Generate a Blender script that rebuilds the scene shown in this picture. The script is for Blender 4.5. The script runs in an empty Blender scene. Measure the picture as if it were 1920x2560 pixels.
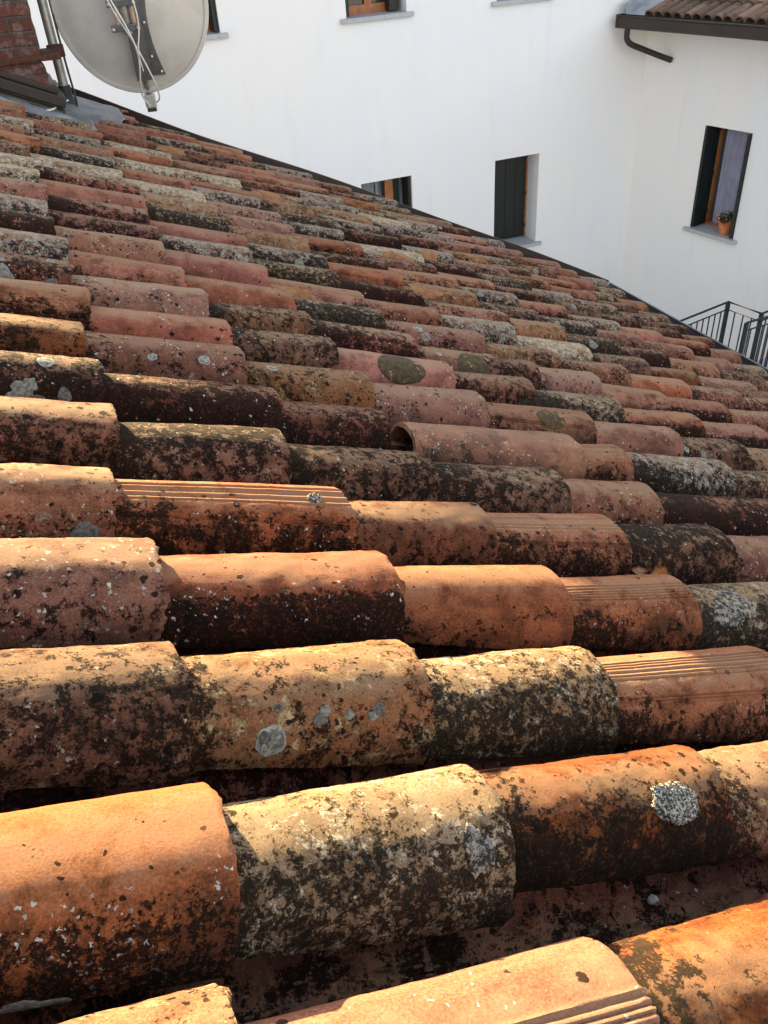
import bpy, bmesh, math, random
from mathutils import Vector, Matrix, noise
PI = math.pi
SC = bpy.context.scene
COL = SC.collection
CZ = 9.0                                   # camera height above the ground

# ------------------------------------------------------------------ camera
cam_d = bpy.data.cameras.new('camera')
cam = bpy.data.objects.new('camera', cam_d)
COL.objects.link(cam)
cam_d.sensor_fit = 'VERTICAL'
cam_d.sensor_height = 24.0
cam_d.lens = 24.0 * 2080 / 2560
cam_d.clip_start = .05
cam_d.clip_end = 3000
RT = Vector((0.92374092, -0.37833558, -0.05970684))
UP = Vector((0.26918585, 0.5303763, 0.80389051))
FW = Vector((0.27247329, 0.75865879, -0.59177288))
m = Matrix((RT, UP, -FW)).transposed().to_4x4()
m.translation = (0, 0, CZ)
cam.matrix_world = m
SC.camera = cam

# ------------------------------------------------------------------ sky, sun, exposure
LX, LT = .30, .385                          # sun direction: travels (+LX, -1, -LT)
L = Vector((LX, -1, -LT)).normalized()
w = bpy.data.worlds.new('World')
SC.world = w
w.use_nodes = True
nt = w.node_tree
sky = nt.nodes.new('ShaderNodeTexSky')
sky.sky_type = 'NISHITA'
sky.sun_disc = False
sky.sun_elevation = math.asin(-L.z)
sky.sun_rotation = math.atan2(-L.x, -L.y)
sky.air_density = 1.0
sky.dust_density = 2.0
sky.ozone_density = 1.0
desat = nt.nodes.new('ShaderNodeHueSaturation')             # saturation cut added to neutralise the blue sky light
desat.inputs['Saturation'].default_value = .34
nt.links.new(sky.outputs[0], desat.inputs['Color'])
nt.links.new(desat.outputs[0], nt.nodes['Background'].inputs[0])
nt.nodes['Background'].inputs[1].default_value = .067
sun_d = bpy.data.lights.new('sun', 'SUN')
sun_d.energy = 5.0
sun_d.angle = math.radians(.5)
sun_d.color = (1, .76, .40)
sun = bpy.data.objects.new('sun', sun_d)
COL.objects.link(sun)
sun.rotation_euler = L.to_track_quat('-Z', 'Y').to_euler()
SC.view_settings.view_transform = 'Standard'
SC.view_settings.look = 'None'
SC.view_settings.gamma = 1
SC.view_settings.use_curve_mapping = False
SC.view_settings.exposure = 2.95

# ------------------------------------------------------------------ node helpers
class NT:
    def __init__(s, name):
        s.m = bpy.data.materials.new(name)
        s.m.use_nodes = True
        s.t = s.m.node_tree
        s.b = s.t.nodes['Principled BSDF']
    def n(s, typ, ins=None, **kw):
        nd = s.t.nodes.new('ShaderNode' + typ)
        for k, v in kw.items():
            setattr(nd, k, v)
        if ins:
            for k, v in ins.items():
                s.set(nd.inputs[k], v)
        return nd
    def set(s, sock, v):
        if isinstance(v, bpy.types.NodeSocket):
            s.t.links.new(v, sock)
        else:
            if isinstance(v, tuple) and len(v) == 3 and sock.type == 'RGBA':
                v = v + (1,)
            sock.default_value = v
    def math(s, op, a, b=None, c=None, clamp=False):
        nd = s.n('Math', operation=op, use_clamp=clamp)
        s.set(nd.inputs[0], a)
        if b is not None: s.set(nd.inputs[1], b)
        if c is not None: s.set(nd.inputs[2], c)
        return nd.outputs[0]
    def vmath(s, op, a, b):
        nd = s.n('VectorMath', operation=op)
        s.set(nd.inputs[0], a); s.set(nd.inputs[1], b)
        return nd.outputs[0]
    def noise(s, vec, scale, detail=4, rough=.6, dist=0.):
        nd = s.n('TexNoise', {'Vector': vec, 'Scale': scale, 'Detail': detail, 'Roughness': rough, 'Distortion': dist})
        return nd.outputs['Fac']
    def vor(s, vec, scale, rnd=1.):
        nd = s.n('TexVoronoi', {'Vector': vec, 'Scale': scale, 'Randomness': rnd})
        return nd.outputs['Distance'], nd.outputs['Color']
    def sep(s, v):
        nd = s.n('SeparateXYZ', {0: v})
        return nd.outputs
    def step(s, x, lo, hi, a=0., b=1.):
        nd = s.n('MapRange', interpolation_type='SMOOTHSTEP')
        s.set(nd.inputs[0], x)
        for i, v in enumerate((lo, hi, a, b)): s.set(nd.inputs[i + 1], v)
        return nd.outputs[0]
    def mix(s, f, a, b):
        nd = s.n('Mix', data_type='RGBA')
        s.set(nd.inputs[0], f); s.set(nd.inputs[6], a); s.set(nd.inputs[7], b)
        return nd.outputs[2]
    def bump(s, h, strength, dist):
        nd = s.n('Bump', {'Height': h, 'Strength': strength, 'Distance': dist})
        s.t.links.new(nd.outputs[0], s.b.inputs['Normal'])
    def out(s, col, rough=.9, metal=0.):
        s.set(s.b.inputs['Base Color'], col)
        s.set(s.b.inputs['Roughness'], rough)
        s.set(s.b.inputs['Metallic'], metal)
        return s.m

def coords(N, objrand=True, stretch=None):
    tc = N.n('TexCoord').outputs['Object']
    v = tc
    if objrand:
        oc = N.sep(N.n('ObjectInfo').outputs['Color'])   # each tile's own variation, stored in its object colour
        r = oc[0]
        N.hv, N.vv = oc[1], oc[2]
        N.sv = N.n('ObjectInfo').outputs['Alpha']
        k = N.math('MULTIPLY', r, 37.)
        cx = N.n('CombineXYZ', {0: k, 1: N.math('MULTIPLY', r, 91.), 2: N.math('MULTIPLY', r, 17.)}).outputs[0]
        v = N.vmath('ADD', tc, cx)
        return tc, v, r
    return tc, v, None

def tile_mat(name, a, b, dT=.56, dcol=(.018, .014, .010), dS=26, pT=.62, pcol=(.42, .36, .25), pS=20,
             dots=.0, dotS=75, white=.0, wS=110, wcol=(.52, .50, .44), ros=0., side=.5, clean=0., streak=.25, tone=.5, band=0., spec=.12, srough=.95, dust_lit=.25):
    side *= 1.15
    sat = lambda c: (c[0] * .52, c[1] * .445, c[2] * .425)
    a, b = sat(a), sat(b)
    dcol = tuple(c * .15 for c in dcol); pcol = tuple(c * .82 for c in pcol); wcol = tuple(c * .85 for c in wcol)
    N = NT(name)
    tc, v, r = coords(N)
    x, y, z = N.sep(tc)[0:3]
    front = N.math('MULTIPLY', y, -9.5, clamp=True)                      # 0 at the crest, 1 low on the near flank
    # clay
    n1 = N.noise(v, 9, 5, .6, .4)
    vs = N.vmath('MULTIPLY', v, (5., 90., 90.))
    n2 = N.noise(vs, 1., 4, .6)
    n3 = N.noise(v, 330, 3, .7)
    f = N.math('ADD', N.math('MULTIPLY', n1, 1 - streak), N.math('MULTIPLY', n2, streak))
    col = N.mix(N.step(f, .38, .62), a, b)
    col = N.n('HueSaturation', {'Hue': N.math('MULTIPLY_ADD', N.hv, .016, .492), 'Value': N.math('MULTIPLY_ADD', N.vv, .44, .78),
                                'Saturation': N.math('MULTIPLY_ADD', N.math('FRACT', N.math('MULTIPLY', r, 3.7)), .2, N.sv), 'Color': col}).outputs[0]
    grain = N.step(n3, .3, .7, .62, 1.3)
    col = N.n('Mix', {0: 1., 6: col, 7: N.n('CombineColor', {0: grain, 1: grain, 2: grain}).outputs[0]}, data_type='RGBA', blend_type='MULTIPLY').outputs[2]
    # brown grime film, soft edged; thicker on the near flank as painted shade
    g = N.noise(v, 14, 8, .72, .3)
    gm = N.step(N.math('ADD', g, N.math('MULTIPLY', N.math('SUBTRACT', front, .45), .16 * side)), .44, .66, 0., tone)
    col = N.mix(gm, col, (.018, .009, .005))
    hgt = N.math('MULTIPLY', n3, .25)
    # dusty, bleached crest, doubling as painted sunlit edges
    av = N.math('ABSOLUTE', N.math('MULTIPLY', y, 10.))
    cm = N.math('MULTIPLY', N.step(N.math('ADD', av, N.math('MULTIPLY', N.math('SUBTRACT', g, .5), 1.6)), .55, .08), N.math('MULTIPLY_ADD', N.vv, .3, dust_lit))
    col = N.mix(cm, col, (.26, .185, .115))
    # pale crustose film
    p = N.noise(N.vmath('ADD', v, (5.1, 2.2, 7.7)), pS * 1.6, 12, .80, .3)
    p = N.math('ADD', p, N.math('MULTIPLY', N.math('SUBTRACT', N.noise(v, 300, 4, .85), .5), .26))
    pm = N.step(p, pT - .006, pT + .022)
    pfine = N.noise(v, 210, 3, .7)
    pm = N.math('MULTIPLY', pm, N.step(pfine, .36, .5, .35, 1.))
    pc = N.mix(N.step(N.noise(v, 60, 4, .6), .4, .6), pcol, tuple(c * .62 for c in pcol))
    col = N.mix(N.math('MULTIPLY', pm, .9), col, pc)
    hgt = N.math('ADD', hgt, N.math('MULTIPLY', pm, .35))
    # black growth; its extra on the near flank also paints in shade
    d = N.noise(v, dS * 1.7, 12, .80, .2)
    d2 = N.noise(N.vmath('ADD', v, (9.1, 4.2, 1.7)), dS * .22, 2, .5)
    dd = N.math('ADD', d, N.math('MULTIPLY', N.math('SUBTRACT', d2, .5), .26))
    hf = N.noise(v, 240, 4, .8)
    dd = N.math('ADD', dd, N.math('MULTIPLY', N.math('SUBTRACT', hf, .5), .30))
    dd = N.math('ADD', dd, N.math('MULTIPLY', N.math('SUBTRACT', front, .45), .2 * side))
    dd = N.math('ADD', dd, N.math('MULTIPLY', N.math('SUBTRACT', N.math('FRACT', N.math('MULTIPLY', r, 13.1)), .5), .07))
    dd = N.math('ADD', dd, N.step(N.math('ADD', x, N.math('MULTIPLY', g, .05)), -.235, -.33, 0., .075))   # damp growth plus painted joint shadow below each overlap
    if clean:
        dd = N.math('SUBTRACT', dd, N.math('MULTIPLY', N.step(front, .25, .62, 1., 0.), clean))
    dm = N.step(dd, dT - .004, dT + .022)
    speck = N.step(N.noise(v, 170, 5, .85), .55, .60)
    dc = N.mix(N.math('MULTIPLY', speck, .7), dcol, tuple(c * .6 for c in b))
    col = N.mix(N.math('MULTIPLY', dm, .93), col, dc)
    hgt = N.math('ADD', hgt, N.math('MULTIPLY', dm, .25))
    wv = N.vmath('ADD', v, N.vmath('MULTIPLY', N.n('TexNoise', {'Vector': v, 'Scale': 60., 'Detail': 3.}).outputs['Color'], (.012, .012, .012)))
    if dots:
        dist, dcl = N.vor(wv, dotS)
        rr = N.sep(dcl)
        rad = N.math('MULTIPLY', N.math('SUBTRACT', rr[0], 1 - dots), .5 / dots)
        m1 = N.step(N.math('SUBTRACT', rad, dist), -.02, .06)
        m1 = N.math('MULTIPLY', m1, N.step(N.noise(v, 11, 3), .40, .52))
        col = N.mix(N.math('MULTIPLY', m1, .9), col, dcol)
        hgt = N.math('ADD', hgt, N.math('MULTIPLY', m1, .3))
    if white:
        wv2 = N.vmath('ADD', v, N.vmath('MULTIPLY', N.n('TexNoise', {'Vector': v, 'Scale': 170., 'Detail': 3.}).outputs['Color'], (.012, .012, .012)))
        dist, dcl = N.vor(N.vmath('ADD', wv2, (3., 3., 3.)), wS * 1.25)
        rr = N.sep(dcl)
        rad = N.math('MULTIPLY', N.math('SUBTRACT', rr[0], 1 - white), .48 / white)
        m1 = N.step(N.math('SUBTRACT', rad, dist), -.02, .08)
        m1 = N.math('MULTIPLY', m1, N.step(N.noise(N.vmath('ADD', v, (1., 8., 3.)), 13, 4), .44, .54))
        if band:
            m1 = N.math('MULTIPLY', m1, N.math('MULTIPLY', N.step(front, .3, .45), N.step(front, .75, .95, 1., .15)))
        col = N.mix(m1, col, N.mix(rr[1], wcol, tuple(c * .6 for c in wcol)))
        hgt = N.math('ADD', hgt, N.math('MULTIPLY', m1, .6))
    if ros:
        dist, dcl = N.vor(N.vmath('ADD', wv, (7., 1., 5.)), 17)
        rr = N.sep(dcl)
        rad = N.math('MULTIPLY', N.math('SUBTRACT', rr[0], 1 - ros), .36 / ros)
        q = N.math('SUBTRACT', rad, dist)
        m1 = N.step(q, 0., .03)
        ring = N.step(q, .02, .09)
        rc = N.mix(ring, (.27, .27, .25), (.12, .12, .10))
        rc = N.mix(N.step(N.noise(v, 120, 4, .7), .45, .6), rc, (.33, .32, .27))
        col = N.mix(m1, col, rc)
        hgt = N.math('ADD', hgt, m1)
    N.bump(N.math('ADD', hgt, N.math('MULTIPLY', N.noise(v, 260, 6, .8), .4)), .8, .0018)
    N.b.inputs['Specular IOR Level'].default_value = spec
    return N.out(col, srough)

OR = (.40, .155, .062); RD = (.32, .102, .042); PK = (.33, .148, .078); TN = (.34, .19, .085); BR = (.17, .075, .03); RU = (.23, .075, .022)
M = {}
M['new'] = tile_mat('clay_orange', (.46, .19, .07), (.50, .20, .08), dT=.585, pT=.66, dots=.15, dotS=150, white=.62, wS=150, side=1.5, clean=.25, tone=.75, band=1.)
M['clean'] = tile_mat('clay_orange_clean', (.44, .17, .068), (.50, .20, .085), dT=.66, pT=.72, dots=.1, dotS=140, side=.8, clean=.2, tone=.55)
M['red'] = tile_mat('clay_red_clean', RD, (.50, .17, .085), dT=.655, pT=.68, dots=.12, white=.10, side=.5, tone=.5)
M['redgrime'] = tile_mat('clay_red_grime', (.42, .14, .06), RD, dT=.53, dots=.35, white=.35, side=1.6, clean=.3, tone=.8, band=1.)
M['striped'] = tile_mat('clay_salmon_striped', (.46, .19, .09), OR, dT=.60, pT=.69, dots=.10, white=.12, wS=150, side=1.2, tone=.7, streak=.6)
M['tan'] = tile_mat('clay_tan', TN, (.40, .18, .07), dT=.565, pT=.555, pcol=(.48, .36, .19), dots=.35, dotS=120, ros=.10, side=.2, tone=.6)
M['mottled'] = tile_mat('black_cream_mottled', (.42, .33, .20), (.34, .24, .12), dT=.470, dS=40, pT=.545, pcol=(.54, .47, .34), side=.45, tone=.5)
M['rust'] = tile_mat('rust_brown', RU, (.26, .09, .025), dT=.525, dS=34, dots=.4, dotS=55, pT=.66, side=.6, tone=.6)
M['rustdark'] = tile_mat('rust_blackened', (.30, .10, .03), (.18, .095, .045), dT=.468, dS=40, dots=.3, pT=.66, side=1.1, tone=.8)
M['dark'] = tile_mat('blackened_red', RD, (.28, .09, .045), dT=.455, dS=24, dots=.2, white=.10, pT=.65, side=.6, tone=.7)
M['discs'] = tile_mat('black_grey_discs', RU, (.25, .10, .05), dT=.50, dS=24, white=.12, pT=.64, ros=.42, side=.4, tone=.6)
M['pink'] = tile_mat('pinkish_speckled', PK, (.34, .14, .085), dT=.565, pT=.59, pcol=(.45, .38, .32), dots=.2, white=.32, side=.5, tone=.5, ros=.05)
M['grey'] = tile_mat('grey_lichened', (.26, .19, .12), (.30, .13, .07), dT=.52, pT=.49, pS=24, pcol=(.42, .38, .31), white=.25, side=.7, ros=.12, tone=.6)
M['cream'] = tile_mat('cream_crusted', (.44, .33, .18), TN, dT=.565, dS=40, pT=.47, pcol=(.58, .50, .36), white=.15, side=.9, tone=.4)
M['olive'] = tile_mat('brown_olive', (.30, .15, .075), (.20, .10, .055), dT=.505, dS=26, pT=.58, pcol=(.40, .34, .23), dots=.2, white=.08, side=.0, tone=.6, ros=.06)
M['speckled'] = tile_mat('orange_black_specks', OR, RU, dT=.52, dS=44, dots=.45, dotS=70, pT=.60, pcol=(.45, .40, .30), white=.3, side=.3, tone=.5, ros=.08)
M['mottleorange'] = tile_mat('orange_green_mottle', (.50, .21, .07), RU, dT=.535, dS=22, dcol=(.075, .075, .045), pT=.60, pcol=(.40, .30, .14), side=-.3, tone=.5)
M['varnish'] = tile_mat('burnt_glaze', (.56, .22, .055), (.36, .12, .03), dT=.60, dcol=(.10, .07, .045), dS=12, white=.3, pT=.68, side=.5, tone=.6, spec=.3, srough=.7, dust_lit=.1)
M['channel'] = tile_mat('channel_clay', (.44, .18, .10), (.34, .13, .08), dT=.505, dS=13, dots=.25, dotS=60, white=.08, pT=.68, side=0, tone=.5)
LOOK = dict(new='white spotted orange', clean='smooth clean orange', red='smooth brick red', redgrime='red dark bottomed', striped='salmon grooved',
            tan='tan black dotted', mottled='black and cream mottled', rust='rust brown black spotted', rustdark='blackened rusty', dark='sooty dark red',
            discs='black grey lichen dotted', pink='pinkish speckled', grey='grey lichened', cream='cream crusted', olive='olive brown',
            speckled='orange black specked', mottleorange='orange green mottled', varnish='shiny burnt brown')

def simple(name, col, rough=.6, metal=0., var=.12, scale=30, bump=.2, bd=.002, col2=None):
    N = NT(name)
    tc, v, r = coords(N, False)
    n = N.noise(v, scale, 6, .65)
    c2 = col2 or tuple(c * (1 - var) for c in col)
    c = N.mix(N.step(n, .4, .62), col, c2)
    if bump: N.bump(N.noise(v, scale * 4, 5, .65), bump, bd)
    return N.out(c, rough, metal)

M['brownmetal'] = simple('brown_painted_metal', (.028, .018, .013), .5, .1, .3, 8, .05)
M['verge'] = simple('brown_verge_metal', (.035, .018, .012), .55, .1, .35, 6, .05)
M['greymetal'] = simple('dark_grey_metal', (.075, .08, .085), .45, .5, .2, 8, .05)
M['lead'] = simple('lead_sheet', (.30, .33, .38), .5, .4, .4, 9, .4, .006, col2=(.44, .45, .44))
M['galv'] = simple('galvanised_steel', (.38, .39, .36), .42, .6, .3, 14, .05)
M['dishback'] = simple('dish_grey_paint', (.60, .58, .54), .42, .1, .12, 5, .03)
M['bracket'] = simple('bracket_grey', (.16, .165, .17), .5, .4, .2, 20, .05)
M['bolt'] = simple('bright_bolt', (.62, .60, .55), .35, .8, .1, 60, 0)
M['rusty'] = simple('rusty_iron', (.10, .028, .012), .8, .2, .5, 45, .5, .002, col2=(.035, .016, .010))
M['cablew'] = simple('white_cable', (.75, .74, .70), .5, 0, .1, 20, 0)
M['cableb'] = simple('black_cable', (.02, .022, .022), .5, 0, .1, 20, 0)
M['plastic'] = simple('lnb_plastic', (.42, .42, .38), .4, 0, .2, 20, 0)
M['black'] = simple('black_rubber', (.02, .025, .025), .6, 0, .1, 20, 0)
M['shutter'] = simple('dark_green_shutter', (.0015, .007, .005), .5, 0, .3, 12, .05)
M['wood'] = simple('orange_window_wood', (.42, .15, .045), .45, 0, .3, 14, .1)
M['sill'] = simple('grey_sill_stone', (.42, .44, .46), .7, 0, .12, 20, .1)
M['iron'] = simple('black_iron_rail', (.022, .026, .03), .5, .3, .2, 20, .05)
M['curtain'] = simple('purple_curtain', (.32, .32, .43), .9, 0, .15, 5, 0)
M['greypanel'] = simple('grey_curtain', (.30, .32, .33), .9, 0, .08, 5, 0)
M['pot'] = simple('terracotta_wrap', (.62, .22, .08), .7, 0, .3, 40, .3)
M['leaf'] = simple('plant_green', (.045, .07, .03), .7, 0, .4, 60, 0)
M['flower'] = simple('pale_flower', (.65, .66, .60), .7, 0, .15, 60, 0)
M['deadleaf'] = simple('dead_leaf', (.52, .24, .07), .7, 0, .45, 60, .3)
M['palehusk'] = simple('pale_leaf', (.55, .36, .24), .7, 0, .3, 60, .3)
M['stone'] = simple('grey_pebble', (.42, .44, .42), .8, 0, .3, 80, .4)
M['mortar'] = simple('old_mortar', (.30, .25, .20), .95, 0, .45, 40, .8, .008)
M['grit'] = simple('grit', (.12, .07, .04), .95, 0, .6, 90, .3, .002, col2=(.03, .02, .015))
M['deck'] = simple('roof_deck_dirt', (.05, .035, .025), .95, 0, .4, 20, .6, .006)
M['gravel'] = simple('courtyard_paving', (.42, .38, .32), .9, 0, .2, 3, .2)
M['lichengrey'] = simple('grey_lichen', (.16, .155, .14), .95, 0, .5, 200, 1., .003, col2=(.06, .055, .05))
M['lichenpale'] = simple('pale_lichen', (.24, .235, .20), .95, 0, .35, 150, .8, .003, col2=(.10, .095, .08))
def crust():
    N = NT('crusty_lichen')
    tc, v, r = coords(N, False)
    n = N.noise(v, 230, 6, .75)
    c = N.mix(N.step(n, .47, .56), (.02, .02, .018), (.42, .41, .37))
    N.bump(n, 1., .004)
    return N.out(c, .95)
M['crust'] = crust()
def lichenold():
    N = NT('patchy_old_lichen')
    tc, v, r = coords(N, False)
    n = N.noise(v, 95, 10, .85)
    c = N.mix(N.step(n, .485, .52), (.012, .010, .007), N.mix(N.step(N.noise(v, 30, 4, .6), .4, .6), (.30, .27, .21), (.22, .21, .19)))
    N.bump(n, 1., .003)
    return N.out(c, .95)
M['lichenold'] = lichenold()
M['scar'] = simple('bare_broken_clay', (.30, .15, .060), .95, 0, .3, 30, .8, .004, col2=(.24, .095, .04))
def moss():
    N = NT('olive_moss')
    tc, v, r = coords(N, False)
    n = N.noise(v, 60, 8, .75)
    c = N.mix(N.step(n, .42, .6), (.040, .027, .010), (.085, .058, .022))
    c = N.mix(N.step(N.noise(v, 35, 3, .6), .64, .68), c, (.30, .15, .08))
    N.bump(n, .8, .003)
    return N.out(c, .95)
M['moss'] = moss()
def plaster(name, base, warm):
    N = NT(name)
    tc, v, r = coords(N, False)
    n = N.noise(N.vmath('MULTIPLY', v, (1., 1., .35)), .9, 4, .55)
    c = N.mix(N.step(n, .35, .68), base, warm)
    s = N.noise(N.vmath('MULTIPLY', v, (4., 4., .5)), 1.6, 5, .6)
    c = N.mix(N.step(s, .52, .72, 0., .25), c, tuple(k * .88 for k in base))
    c = N.mix(N.step(N.noise(v, 26, 5, .6), .66, .76, 0., .35), c, tuple(k * .85 for k in base))
    N.bump(N.noise(v, 120, 5, .6), .25, .003)
    return N.out(c, .92)
M['plaster'] = plaster('white_plaster', (.77, .785, .81), (.81, .80, .785))
M['plaster2'] = plaster('white_plaster_wing', (.75, .765, .785), (.79, .78, .76))
def brick():
    N = NT('old_brick')
    tc, v, r = coords(N, False)
    o = N.sep(N.vmath('ADD', v, N.vmath('MULTIPLY', N.n('TexNoise', {'Vector': v, 'Scale': 12., 'Detail': 4.}).outputs['Color'], (.02, .02, .02))))
    uv = N.n('CombineXYZ', {0: N.math('ADD', o[0], o[1]), 1: o[2], 2: 0.}).outputs[0]
    b = N.n('TexBrick', {'Vector': uv, 'Color1': (.095, .03, .022, 1), 'Color2': (.14, .045, .03, 1), 'Mortar': (.075, .06, .05, 1), 'Scale': 1.,
                         'Mortar Size': .009, 'Mortar Smooth': .3, 'Brick Width': .25, 'Row Height': .068})
    n = N.noise(v, 22, 8, .7)
    c = N.mix(N.step(n, .50, .60), b.outputs[0], (.15, .105, .085))
    c = N.mix(N.step(N.noise(v, 45, 6, .7), .56, .68, 0., .8), c, (.03, .02, .016))
    N.bump(N.math('ADD', N.math('MULTIPLY', b.outputs['Fac'], -1.2), N.noise(v, 40, 8, .7)), .9, .012)
    return N.out(c, .95)
M['brick'] = brick()
def glass_dark():
    N = NT('window_glass')
    return N.out((.05, .055, .06), .08)
M['glass'] = glass_dark()
def far_tiles():
    N = NT('far_roof_tiles')
    tc, v, r = coords(N, False)
    d, c0 = N.vor(N.vmath('MULTIPLY', v, (2.2, 5., 1.)), 1.)
    rr = N.sep(c0)
    c = N.mix(rr[0], (.10, .065, .045), (.26, .16, .11))
    c = N.mix(N.step(N.noise(v, 14, 6, .65), .5, .65, 0., .7), c, (.05, .04, .035))
    N.bump(N.noise(v, 60, 5, .6), .4, .004)
    return N.out(c, .95)
M['fartile'] = far_tiles()

# ------------------------------------------------------------------ object helpers
def link(name, me, mat=None, parent=None, smooth=False, sharp=40):
    o = bpy.data.objects.new(name, me)
    COL.objects.link(o)
    if mat is not None and not me.materials: me.materials.append(M[mat] if isinstance(mat, str) else mat)
    if smooth:
        me.polygons.foreach_set('use_smooth', [True] * len(me.polygons))
        me.set_sharp_from_angle(angle=math.radians(sharp))
    if parent is not None: o.parent = parent
    return o
def bm_obj(name, bm, mat, parent=None, smooth=False, sharp=40):
    me = bpy.data.meshes.new(name)
    bm.normal_update()
    bm.to_mesh(me); bm.free()
    return link(name, me, mat, parent, smooth, sharp)
def tag(o, label, cat, group=None, kind=None):
    if label: o['label'] = label
    if cat: o['category'] = cat
    if group: o['group'] = group
    if kind: o['kind'] = kind
    return o
def empty(name, loc, label, cat, group=None):
    o = bpy.data.objects.new(name, None)
    o.empty_display_size = .1
    COL.objects.link(o)
    o.location = loc
    return tag(o, label, cat, group)
def box(bm, lo, hi, mat=None, bev=0.):
    """box between lo and hi; mat: 4x4 placing it"""
    r = bmesh.ops.create_cube(bm, size=1)
    vs = r['verts']
    c = [(lo[i] + hi[i]) / 2 for i in range(3)]; s = [hi[i] - lo[i] for i in range(3)]
    for v in vs: v.co = Vector([c[i] + v.co[i] * s[i] for i in range(3)])
    if bev:
        es = list({e for v in vs for e in v.link_edges})
        rr = bmesh.ops.bevel(bm, geom=es, offset=bev, segments=2, affect='EDGES', profile=.5)
        vs = list({v for f in rr['faces'] for v in f.verts} | {v for v in vs if v.is_valid})
    if mat is not None:
        for v in vs: v.co = mat @ v.co
    return vs
def tube(bm, pts, r, n=10, cap=True):
    pts = [Vector(p) for p in pts]
    rings = []
    up = Vector((0, 0, 1))
    for i, p in enumerate(pts):
        d = (pts[min(i + 1, len(pts) - 1)] - pts[max(i - 1, 0)]).normalized()
        a = d.cross(up)
        if a.length < .05: a = d.cross(Vector((1, 0, 0)))
        a.normalize(); b = d.cross(a)
        rad = r[i] if isinstance(r, (list, tuple)) else r
        rings.append([bm.verts.new(p + (a * math.cos(2 * PI * k / n) + b * math.sin(2 * PI * k / n)) * rad) for k in range(n)])
    for i in range(len(rings) - 1):
        # align rings
        best = min(range(n), key=lambda s: (rings[i][0].co - rings[i + 1][s].co).length)
        rings[i + 1] = rings[i + 1][best:] + rings[i + 1][:best]
        for k in range(n):
            bm.faces.new((rings[i][k], rings[i][(k + 1) % n], rings[i + 1][(k + 1) % n], rings[i + 1][k]))
    if cap:
        bm.faces.new(rings[0]); bm.faces.new(list(reversed(rings[-1])))
def arc_pts(pts, n=6):
    """Catmull-Rom through points"""
    P = [Vector(p) for p in pts]
    P = [P[0] * 2 - P[1]] + P + [P[-1] * 2 - P[-2]]
    out = []
    for i in range(1, len(P) - 2):
        for k in range(n):
            t = k / n
            out.append(.5 * ((2 * P[i]) + (-P[i - 1] + P[i + 1]) * t + (2 * P[i - 1] - 5 * P[i] + 4 * P[i + 1] - P[i + 2]) * t * t + (-P[i - 1] + 3 * P[i] - 3 * P[i + 1] + P[i + 2]) * t ** 3))
    out.append(P[-2])
    return out
def prism(bm, prof, p0, p1, a, b, cap=True):
    """profile (list of (s,t)) in the axes a,b swept from p0 to p1"""
    p0, p1 = Vector(p0), Vector(p1)
    A = [bm.verts.new(p0 + a * s + b * t) for s, t in prof]
    B = [bm.verts.new(p1 + a * s + b * t) for s, t in prof]
    n = len(prof)
    for i in range(n):
        bm.faces.new((A[i], A[(i + 1) % n], B[(i + 1) % n], B[i]))
    if cap:
        bm.faces.new(list(reversed(A))); bm.faces.new(B)
    bmesh.ops.recalc_face_normals(bm, faces=bm.faces[:])

# ------------------------------------------------------------------ roof frame
S = .225
RP = 0.417786997
EU = Vector((math.cos(RP), 0, -math.sin(RP)))
EV = Vector((0, 1, 0))
EN = Vector((math.sin(RP), 0, math.cos(RP)))
O = Vector((0, 1.46470653 * S, CZ - 3.23933563 * S)) - EN * .100      # base plane of the cover tiles, row 0
def roof(u, v, n=0.):
    """u in metres down the slope, v in metres along the ridge from row 0, n above the base plane"""
    return O + EU * u + EV * v + EN * n
ROWSHIFT = {-1: -.032, 0: -.026, 1: -.036, 2: -.025, 3: -.018, 4: -.011, 5: -.007, 6: -.003}
def project(p):
    d = Vector(p) - Vector((0, 0, CZ))
    z = d.dot(FW)
    return (960 + 2080 * d.dot(RT) / z, 1280 - 2080 * d.dot(UP) / z)
RM = Matrix((EU, EV, EN)).transposed()

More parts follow.
